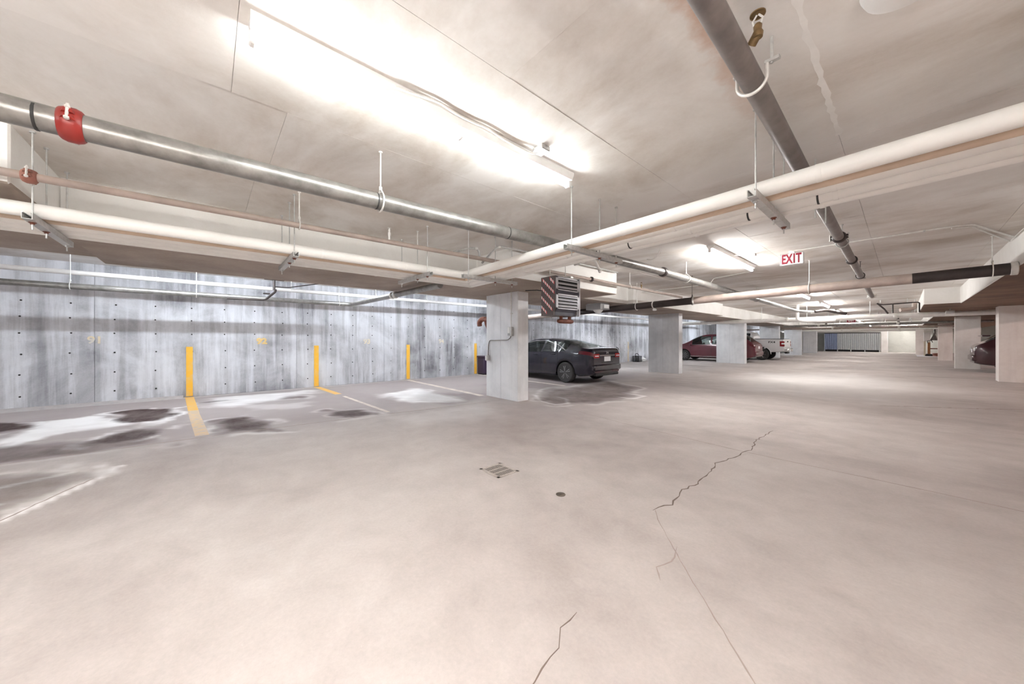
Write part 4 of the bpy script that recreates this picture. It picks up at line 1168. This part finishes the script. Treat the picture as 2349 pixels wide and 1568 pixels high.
# ------------------------------------------------------------------ work corner
t = thing('wall_cabinet', 'white cabinet on posts in the cluttered work corner', 'cabinet', (1.3, 44.2, 0))
m = MB(); m.box(1.10, 1.46, 44.0, 44.4, 1.25, 2.0, bev=.02); m.build('body', 'white_metal', t)
m = MB(); m.box(1.12, 1.44, 43.985, 44.0, 1.28, 1.97); m.build('door', 'white_metal', t)
for x in (1.12, 1.36):
    m = MB(); m.box(x, x + .1, 44.1, 44.3, 0, 1.25); m.build('post', 'cream', t)
t = thing('hand_cart', 'orange-brown hand cart with small wheels in the cluttered work corner', 'cart', (1.5, 43.6, 0))
m = MB(); m.box(1.30, 1.44, 43.5, 43.7, .12, 1.15, bev=.02); m.build('upright', 'orange_wood', t)
for za, xe in ((.12, 1.88), (.62, 1.8)):
    m = MB(); m.box(1.44, xe, 43.45, 43.75, za, za + .08); m.build('shelf', 'rust', t)
for x in (1.28, 1.45):
    m = MB(); m.lathe([(.10, 0), (.12, .02), (.12, .06), (.10, .08)], 14, (43.4, x, .12) if False else (x, 43.38, .12), 'y'); m.build('wheel', 'rubber', t)
m = MB(); m.tube(fillet([(1.3, 43.45, 1.1), (1.28, 43.4, 1.3), (1.5, 43.4, 1.32), (1.55, 43.45, 1.15)], .06, 4), .02, 8); m.build('handle', 'black', t, True)
t = thing('cable_coil', 'coil of brown hose lying by the hand cart', 'hose', (1.75, 43.2, 0))
m = MB()
m.tube([(1.75 + (.20 + .01 * sin(i * .7)) * cos(i * .45), 43.2 + .20 * sin(i * .45), .03 + i * .005) for i in range(56)], .025, 6); m.build('hose', 'brownred', t, True)
t = thing('lamp_hood', 'grey cone shaped hood above the hand cart', 'hood', (1.62, 44.0, 1.5))
m = MB(); m.lathe([(.26, 1.32), (.24, 1.36), (.10, 1.70), (.06, 1.85), (.06, CEIL if False else 2.45)], 14, (1.68, 44.2, 0)); m.build('cone', 'steel', t, True)
struct('trim_1', MB().box(.75, 2.0, 42.6, 46.5, 0, .06, bev=.01), 'column')

# crate by the wall
t = thing('milk_crate', 'black plastic crate with odds and ends beside the wall', 'crate', (-11.0, 20.1, 0))
m = MB()
cx0, cx1, cy0, cy1 = -11.1, -10.72, 19.75, 20.15
m.box(cx0, cx1, cy0, cy1, 0, .03)
for k in range(5):
    z = .05 + k * .07
    m.box(cx0, cx1, cy0, cy0 + .02, z, z + .035); m.box(cx0, cx1, cy1 - .02, cy1, z, z + .035); m.box(cx0, cx0 + .02, cy0, cy1, z, z + .035); m.box(cx1 - .02, cx1, cy0, cy1, z, z + .035)
for x in (cx0, cx1 - .03):
    for y in (cy0, cy1 - .03): m.box(x, x + .03, y, y + .03, 0, .37)
m.build('crate_body', 'black', t)
m = MB(); m.tube(fillet([(-11.0, 19.9, .3), (-11.0, 19.9, .5), (-10.85, 19.9, .52), (-10.8, 19.95, .4)], .06, 4), .02, 8); m.build('handle', 'black', t, True)
t = thing('white_bag', 'crumpled white bag next to the black crate', 'bag', (-10.9, 20.6, 0))
bm = bmesh.new(); bmesh.ops.create_icosphere(bm, subdivisions=3, radius=.2)
for v in bm.verts:
    k = 1 + .16 * sin(v.co.x * 31 + 1) * cos(v.co.y * 27) + .1 * sin(v.co.z * 40)
    v.co = Vector((v.co.x * k, v.co.y * k * 1.2, max(0, v.co.z * .7 * k + .11)))
m = MB(); bm.verts.index_update(); m.add([(v.co.x - 10.9, v.co.y + 20.6, v.co.z) for v in bm.verts], [[v.index for v in f.verts] for f in bm.faces]); bm.free()
m.build('bag_body', 'white_metal', t, True)

# ------------------------------------------------------------------ cars
def curve(pts):
    xs = [p[0] for p in pts]; ys = [p[1] for p in pts]
    def f(x):                                            # monotone-ish cubic through the points
        if x <= xs[0]: return ys[0]
        if x >= xs[-1]: return ys[-1]
        i = max(k for k in range(len(xs)) if xs[k] <= x)
        i = min(i, len(xs) - 2)
        h = xs[i + 1] - xs[i]; t = (x - xs[i]) / h
        d = lambda k: 0 if k <= 0 or k >= len(xs) - 1 or (ys[k + 1] - ys[k]) * (ys[k] - ys[k - 1]) <= 0 else (ys[k + 1] - ys[k - 1]) / (xs[k + 1] - xs[k - 1])
        m0, m1 = d(i), d(i + 1)
        if i == 0: m0 = (ys[1] - ys[0]) / h
        return (2 * t**3 - 3 * t**2 + 1) * ys[i] + (t**3 - 2 * t**2 + t) * h * m0 + (-2 * t**3 + 3 * t**2) * ys[i + 1] + (t**3 - t**2) * h * m1
    return f

def build_car(name, label, paint, spec, loc, rz):
    t = thing(name, label, spec.get('cat', 'car'), loc, rz)
    L = spec['L']; top = curve(spec['top']); belt = curve(spec['belt']); wid = curve(spec['w']); roof = curve(spec['roofw']); low = curve(spec['low'])
    wr, wx = spec['wr'], spec['wx']; ar = wr + spec.get('gap', .055)
    xs = set(round(L * i / 70, 4) for i in range(71))
    xs |= {0.0, .015, .04, .07, L - .015, L - .04, L - .08}
    for c in wx:
        for i in range(-9, 10): xs.add(round(c + ar * sin(i / 9 * pi / 2), 4))
    for a, b in spec['side']: xs |= {a, b}
    for k in ('rear', 'front'):
        if spec.get(k): xs |= set(spec[k])
    xs = sorted(x for x in xs if 0 <= x <= L)
    def zl(x):
        z = low(x)
        for c in wx:
            if abs(x - c) <= ar: z = max(z, wr + sqrt(max(0, ar * ar - (x - c) ** 2)))
        return z
    def section(x):
        z0 = zl(x); zt = top(x); zb = min(belt(x), zt - .03); w = wid(x)
        z0 = min(z0, zb - .12)
        arch = any(abs(x - c) <= ar for c in wx)
        zr = zb + (zt - zb) * .80; rw = roof(x); fr = min(1, max(0, (zt - zb - .03) / .25))
        wr_ = (w * .93) * (1 - fr) + rw * fr
        zs = low(x)
        P = [(0, z0), (w * (.93 if arch else .85), z0), (w * .985 if arch else w * .955, z0 + (.005 if arch else .035)),
             (w * .995, max(z0 + .02, zs + (zb - zs) * .30)), (w * 1.0, max(z0 + .04, zs + (zb - zs) * .58)), (w * .995, max(z0 + .06, zb - .10)), (w * .955, zb),
             (wr_, zr), (wr_ * .86, zt - .02 * fr - .004), (wr_ * .5, zt), (0, zt + .003)]
        return P
    rows = [section(x) for x in xs]
    nP = len(rows[0])
    def region(i, j):                                    # quad between stations i,i+1 and profile points j,j+1
        x = (xs[i] + xs[i + 1]) / 2
        if j == 6 and any(a <= x <= b for a, b in spec['side']):
            return 'side%d' % [k for k, (a, b) in enumerate(spec['side']) if a <= x <= b][0]
        if j in (8, 9) or (j == 7 and spec.get('wrap')):
            if spec.get('rear') and spec['rear'][0] <= x <= spec['rear'][1]: return 'rear'
            if spec.get('front') and spec['front'][0] <= x <= spec['front'][1]: return 'front'
        if j == 0: return 'under'
        if j in (1,) : return 'under' if any(abs(x - c) <= ar for c in wx) else 'sill'
        if j in spec.get('tailj', (4, 5)) and x < spec['tail'][0] and spec['tail'][2]: return 'tail'
        return 'body'
    groups = {}
    for i in range(len(xs) - 1):
        for j in range(nP - 1):
            groups.setdefault(region(i, j), []).append((i, j))
    def patch(qs, side=(1, -1), off=0.0):
        m = MB(); idx = {}
        def V(i, j, s):
            k = (i, j, s if 0 < j < nP - 1 else 0)
            if k not in idx:
                y, z = rows[i][j]
                idx[k] = len(m.v); m.v.append((xs[i], y * s * (1 + off), z))
            return idx[k]
        for i, j in qs:
            for s in side:
                m.f.append((V(i, j, s), V(i + 1, j, s), V(i + 1, j + 1, s), V(i, j + 1, s)))
        return m
    bm = patch(groups['body'] + groups.get('sill', []))
    for i in (0, len(xs) - 1):                           # close the two ends
        n0 = len(bm.v)
        pts = [(xs[i], y, z) for y, z in rows[i]] + [(xs[i], -y, z) for y, z in reversed(rows[i][1:-1])]
        bm.add(pts, [tuple(range(len(pts)))])
    mat = spec.get('body_mat', paint)
    local(bm.build('body', mat, t, True, 32))
    local(patch(groups['under']).build('underbody', 'black', t))
    if 'tail' in groups:
        for s in (1, -1):
            local(patch(groups['tail'], (s,), .004).build('tail_light', 'taillight', t, True))
    gm = spec.get('glass', 'glass')
    for k, (a, b) in enumerate(spec['side']):
        for s in (1, -1):
            local(patch(groups['side%d' % k], (s,)).build('window', gm, t, True))
    for k in ('rear', 'front'):
        if k in groups: local(patch(groups[k]).build('windscreen' if k == 'front' else 'rear_window', gm, t, True))
    # wheels
    for c in wx:
        for s in (1, -1):
            w = wid(c)
            y0 = s * (w - .005); tw = .205 * s
            m = MB(); m.lathe([(wr * .66, y0 - tw * .02), (wr * .70, y0), (wr * .93, y0 + .004 * s), (wr, y0 - tw * .10), (wr, y0 - tw * .9), (wr * .93, y0 - tw), (wr * .6, y0 - tw)], 26, (c, 0, wr), 'y')
            ty = local(m.build('wheel', 'rubber', t, True, 50))
            m = MB(); m.lathe([(wr * .05, y0 - .055 * s), (wr * .60, y0 - .06 * s), (wr * .66, y0 - .045 * s)], 24, (c, 0, wr), 'y'); q = m.build('brake_disc', 'black', ty); q.location = (0, 0, 0)
            m = MB(); m.lathe([(wr * .63, y0 - .03 * s), (wr * .69, y0 - .003 * s), (wr * .685, y0 - .06 * s)], 26, (c, 0, wr), 'y'); q = m.build('rim', spec.get('rim', 'alloy'), ty, True); q.location = (0, 0, 0)
            ns = spec.get('spokes', 5)
            for k in range(ns):
                for dd in ((-.16, .16) if spec.get('twin') else (0,)):
                    a = 2 * pi * k / ns + dd + .2
                    a2 = 2 * pi * k / ns + dd * .35 + .2
                    m = MB(); m.tube([(c + cos(a2) * wr * .10, y0 - .020 * s, wr + sin(a2) * wr * .10), (c + cos(a) * wr * .64, y0 - .012 * s, wr + sin(a) * wr * .64)], [.018, .013], 5)
                    q = m.build('spoke', spec.get('rim', 'alloy'), ty, True); q.location = (0, 0, 0)
            m = MB(); m.lathe([(.035, y0 - .03 * s), (.03, y0 - .004 * s), (.01, y0 - .002 * s)], 10, (c, 0, wr), 'y'); q = m.build('hub_cap', 'alloy_dark', ty, True); q.location = (0, 0, 0)
    # door shut lines, handles, mirrors
    for x in spec['seams']:
        P = section(x)
        for s in (1, -1):
            m = MB(); m.tube([(x, (y + .001) * s, z) for y, z in P[2:7]], .0045, 4); local(m.build('door_seam', 'black', t))
    for x in spec.get('handles', ()):
        for s in (1, -1):
            y = wid(x); z = belt(x) - .085
            m = MB(); m.tube([(x - .10, s * (y - .004), z), (x - .08, s * (y + .022), z), (x + .07, s * (y + .022), z), (x + .10, s * (y - .004), z)], .012, 6); local(m.build('door_handle', spec.get('handle_mat', paint), t, True))
    xm = spec['mirror']
    for s in (1, -1):
        y = wid(xm); z = belt(xm)
        m = MB(); m.box(xm - .07, xm + .07, s * (y + .02), s * (y + .20), z - .02, z + .12, bev=.035); local(m.build('side_mirror', paint, t, True))
    # simple cabin: seats and wheel seen through the glass
    for x in spec.get('seats', ()):
        for s in (1, -1):
            m = MB(); m.box(x - .10, x + .05, s * .18, s * .60, .35, belt(x) + .05, bev=.05); m.box(x - .12, x - .02, s * .27, s * .50, belt(x) + .08, belt(x) + .27, bev=.04); m.box(x - .05, x + .45, s * .16, s * .62, .32, .55, bev=.05)
            local(m.build('seat', 'seat', t, True))
    if spec.get('steer'):
        x = spec['steer']; ys = .38
        m = MB(); m.tube([(x - .05 * cos(a), ys + .18 * sin(a), belt(x) - .02 + .17 * cos(a)) for a in [2 * pi * i / 18 for i in range(18)]], .014, 6, closed=True); local(m.build('steering_wheel', 'black', t, True))
    return t, section, wid, belt, top

# dark sedan -----------------------------------------------------------
sedan = dict(L=4.63, wr=.325, wx=(.97, 3.67), gap=.05, cat='car',
    top=[(0, .98), (.03, 1.06), (.10, 1.105), (.16, 1.10), (.45, 1.135), (.9, 1.245), (1.4, 1.355), (1.9, 1.41), (2.3, 1.416), (2.7, 1.385), (3.05, 1.27), (3.4, 1.09), (3.55, 1.01), (3.9, .955), (4.3, .83), (4.52, .70), (4.63, .55)],
    belt=[(0, .93), (.1, .985), (.5, 1.015), (1.0, 1.0), (1.8, .965), (2.8, .925), (3.4, .90), (3.9, .87), (4.63, .52)],
    w=[(0, .70), (.04, .74), (.12, .79), (.3, .84), (.8, .89), (1.3, .895), (2.4, .89), (3.5, .89), (4.0, .87), (4.3, .80), (4.5, .68), (4.63, .50)],
    roofw=[(0, .60), (.6, .56), (1.2, .57), (2.2, .60), (3.0, .62), (3.5, .70)],
    low=[(0, .33), (.10, .27), (.6, .22), (1.5, .19), (3.2, .19), (4.3, .20), (4.63, .26)],
    side=[(.98, 1.22), (1.26, 1.98), (2.06, 3.05)], rear=(.42, 1.42), front=(2.72, 3.42), tail=(.46, 0, True), wrap=True,
    seams=(1.28, 2.02, 3.10), handles=(1.48, 2.30), mirror=2.98, seats=(1.25, 2.25), steer=2.72, rim='alloy', spokes=5, twin=True, tailj=(5,))
car, sec, wid, belt, top = build_car('sedan', 'dark navy sedan parked nose in, seen from behind, next to the switch column', 'navy', sedan, (-6.12, 9.36, 0), pi)
def part(mb, name, mat, t, smooth=False): return local(mb.build(name, mat, t, smooth))
for s in (1, -1):
    m = MB(); m.prism([(-.012, s * .44), (.02, s * .44), (.02, s * .70), (.0, s * .70)], .80, .93); part(m, 'tail_lamp', 'taillight_bright', car)
    m = MB(); m.prism([(-.016, s * .48), (-.006, s * .48), (-.006, s * .66), (-.016, s * .66)], .85, .875); part(m, 'lamp_strip', 'plate', car)
    m = MB(); m.tube([(.98, s * .853, 1.03), (1.3, s * .80, 1.19), (1.9, s * .70, 1.335), (2.4, s * .69, 1.335), (2.9, s * .73, 1.23)], .008, 5); part(m, 'chrome_trim', 'chrome', car, True)
    m = MB(); m.box(-.004, .05, s * .30, s * .62, .36, .42, bev=.01); part(m, 'reflector', 'taillight', car)
m = MB(); m.box(-.012, .02, -.17, .17, .69, .84, bev=.004); part(m, 'licence_plate', 'plate', car)
m = MB(); m.box(-.006, .02, -.42, .42, .86, .885); part(m, 'trunk_strip', 'chrome', car)
m = MB(); m.box(-.010, .02, -.30, .30, .655, .67); m.box(-.004, .02, -.62, .62, .845, .85); part(m, 'trunk_seam', 'black', car)
m = MB()
for a in (((0, -.045, .90), (0, -.035, .97)), ((0, .045, .90), (0, .035, .97)), ((0, -.038, .935), (0, .038, .935))):
    m.cyl((-.006, a[0][1], a[0][2] + .02), (-.006, a[1][1], a[1][2] + .02), .008, 5)
part(m, 'emblem', 'chrome', car)
m = MB(); m.box(-.045, .10, -.74, .74, .40, .60, bev=.04); part(m, 'bumper', 'navy', car, True)
m = MB(); m.box(-.03, .12, -.60, .60, .25, .33, bev=.02); part(m, 'diffuser', 'black', car)
m = MB(); m.tube([(-.0, -.66, 1.02), (.05, -.70, 1.085), (.12, -.70, 1.118)], .012, 5); part(m, 'trunk_lip', 'navy', car)

# maroon minivan -------------------------------------------------------
van = dict(L=4.9, wr=.345, wx=(1.0, 4.0), gap=.06, cat='car',
    top=[(0, 1.0), (.04, 1.08), (.25, 1.30), (.5, 1.52), (.75, 1.66), (1.3, 1.73), (2.4, 1.74), (3.0, 1.66), (3.5, 1.45), (3.9, 1.21), (4.1, 1.11), (4.4, 1.02), (4.75, .82), (4.9, .62)],
    belt=[(0, .96), (.2, 1.10), (1.5, 1.08), (3.0, 1.04), (3.9, 1.0), (4.4, .94), (4.9, .6)],
    w=[(0, .80), (.05, .88), (.2, .95), (.9, .985), (3.6, .985), (4.2, .95), (4.6, .82), (4.9, .58)],
    roofw=[(0, .70), (.5, .73), (2.6, .74), (3.4, .76), (4.1, .82)],
    low=[(0, .36), (.2, .28), (.8, .22), (4.4, .21), (5.1, .26)],
    side=[(.62, 1.25), (1.32, 2.3), (2.4, 3.52)], rear=(.20, .66), front=(2.95, 3.92), tail=(.28, 0, True), wrap=True, tailj=(5,),
    seams=(1.28, 2.35, 3.58), handles=(1.5, 2.6), mirror=3.5, seats=(1.5, 2.55), steer=3.0, rim='alloy', spokes=10, glass='glass')
v1, *_ = build_car('minivan', 'maroon minivan parked nose in behind two concrete columns', 'maroon', van, (-5.78, 25.05, 0), pi)
m = MB(); m.box(-.05, .12, -.86, .86, .42, .66, bev=.05); part(m, 'bumper', 'maroon', v1, True)
m = MB(); m.box(-.012, .02, -.17, .17, .82, .97); part(m, 'licence_plate', 'plate', v1)
for s in (1, -1):
    m = MB(); m.tube([(1.0, s * .945, 1.09), (2.4, s * .95, 1.075), (3.7, s * .945, 1.03)], .010, 5); part(m, 'chrome_trim', 'chrome', v1, True)
    m = MB(); m.tube([(1.4, s * .985, .30), (3.6, s * .985, .30)], .018, 5); part(m, 'sill_trim', 'chrome', v1, True)
v2 = dict(van); 
s2, *_ = build_car('minivan', 'silver grey van mostly hidden between the pickup and a column', 'silver_car', v2, (-6.35, 36.0, 0), pi)
m = MB(); m.box(-.05, .12, -.86, .86, .42, .66, bev=.05); part(m, 'bumper', 'silver_car', s2, True)
for s in (1, -1):
    m = MB(); m.lathe([(.11, -.02), (.11, .03)], 16, (0, s * .66, .98), 'x'); part(m, 'rear_lamp', 'headlight', s2)

# white pickup ---------------------------------------------------------
truck = dict(L=5.85, wr=.40, wx=(1.22, 4.85), gap=.10, cat='truck',
    top=[(0, 1.36), (.02, 1.40), (1.68, 1.42), (1.70, 1.42), (1.74, 1.70), (1.85, 1.90), (2.4, 1.955), (3.3, 1.94), (3.7, 1.80), (4.2, 1.42), (4.5, 1.33), (5.4, 1.22), (5.75, 1.05), (5.85, .8)],
    belt=[(0, 1.32), (1.7, 1.34), (3.0, 1.30), (4.2, 1.28), (5.4, 1.16), (5.85, .77)],
    w=[(0, .97), (.06, 1.0), (.4, 1.015), (5.2, 1.0), (5.6, .93), (5.85, .78)],
    roofw=[(0, .93), (1.6, .93), (1.75, .76), (3.4, .78), (4.2, .86)],
    low=[(0, .62), (.3, .56), (1.8, .48), (4.2, .45), (5.85, .45)],
    side=[(1.92, 2.75), (2.85, 3.75)], rear=None, front=(3.55, 4.2), tail=(.0, 0, False), wrap=True,
    seams=(1.72, 2.8, 3.85), handles=(2.1, 3.0), mirror=3.75, seats=(2.4, 3.2), steer=3.6, rim='alloy', spokes=6, glass='glass_dark')
tk, *_ = build_car('pickup_truck', 'white pickup truck parked nose in, tailgate toward the lane', 'white_car', truck, (-5.15, 29.25, 0), pi)
for s in (1, -1):
    m = MB(); m.box(-.012, .24, s * .87, s * 1.012, .92, 1.27, bev=.015); part(m, 'tail_light', 'taillight_bright', tk)
    m = MB(); m.box(-.016, .14, s * .90, s * 1.018, 1.06, 1.16, bev=.006); part(m, 'lamp_lens', 'plate', tk)
    arc = [(1.22 + .52 * cos(a), s * 1.012, .40 + .52 * sin(a)) for a in [pi * i / 14 for i in range(15)]]
    m = MB(); m.tube(arc, .028, 6); part(m, 'wheel_arch_trim', 'white_car', tk, True)
    m = MB(); m.box(1.60, 1.66, s * .72, s * 1.0, .22, .55); part(m, 'mud_flap', 'black', tk)
m = MB(); m.box(-.14, .08, -.95, .95, .58, .78, bev=.04); part(m, 'bumper', 'chrome', tk, True)
m = MB(); m.box(-.05, .10, -.3, .3, .44, .56); part(m, 'tow_hitch', 'black', tk)
m = MB(); m.box(-.145, .0, -.17, .17, .60, .74); part(m, 'licence_plate', 'plate', tk)
m = MB(); m.box(.06, 1.66, -.82, .82, 1.425, 1.44); part(m, 'bed_cover', 'black', tk)
m = MB(); m.box(-.015, .01, -.80, .80, .84, .855); part(m, 'tailgate_seam', 'black', tk)
m = MB(); m.box(-.03, .01, -.12, .12, 1.20, 1.28, bev=.01); part(m, 'tailgate_handle', 'black', tk)
o = text_mesh('decal', 'FX4', 'black', .17, tk, (.66, 1.018, 1.20), Matrix.Rotation(pi, 3, 'Z') @ ROT_FACE_NEGY, 1.35, .001, .004)

# dark red SUV ---------------------------------------------------------
suv = dict(L=4.6, wr=.36, wx=(.98, 3.65), gap=.06, cat='car',
    top=[(0, 1.02), (.05, 1.12), (.30, 1.30), (.55, 1.52), (.75, 1.64), (1.5, 1.70), (2.4, 1.69), (2.9, 1.58), (3.4, 1.27), (3.6, 1.13), (4.1, 1.03), (4.45, .86), (4.6, .65)],
    belt=[(0, .98), (.2, 1.10), (1.0, 1.10), (3.4, 1.02), (4.1, .95), (4.6, .62)],
    w=[(0, .74), (.05, .80), (.25, .89), (.9, .93), (3.6, .93), (4.1, .88), (4.6, .56)],
    roofw=[(0, .66), (.7, .66), (2.4, .68), (3.4, .76)],
    low=[(0, .38), (.2, .32), (.8, .26), (4.0, .25), (4.6, .3)],
    side=[(.62, 1.15), (1.22, 2.0), (2.1, 3.05)], rear=(.16, .62), front=(2.78, 3.45), tail=(.36, 0, False), wrap=True,
    seams=(1.18, 2.05, 3.1), handles=(1.4, 2.3), mirror=3.0, seats=(1.3, 2.3), steer=2.8, rim='alloy_dark', spokes=5, glass='glass_dark')
sv, *_ = build_car('suv', 'dark red SUV parked nose in, its rear peeking past the pinkish column', 'wine', suv, (1.98, 24.95, 0), 0)
m = MB(); m.box(-.06, .12, -.80, .80, .46, .72, bev=.05); part(m, 'bumper', 'wine', sv, True)
m = MB(); m.box(-.012, .02, -.16, .16, .82, .96); part(m, 'licence_plate', 'plate', sv)
m = MB(); m.box(.20, .42, -.62, .62, 1.50, 1.56, bev=.02); part(m, 'roof_spoiler', 'wine', sv)
for s in (1, -1):
    m = MB(); m.box(-.01, .06, s * .50, s * .76, .88, 1.03, bev=.02); part(m, 'tail_lamp', 'headlight', sv)
m = MB(); m.box(-.008, .02, -.4, .4, .775, .79); part(m, 'chrome_strip', 'chrome', sv)
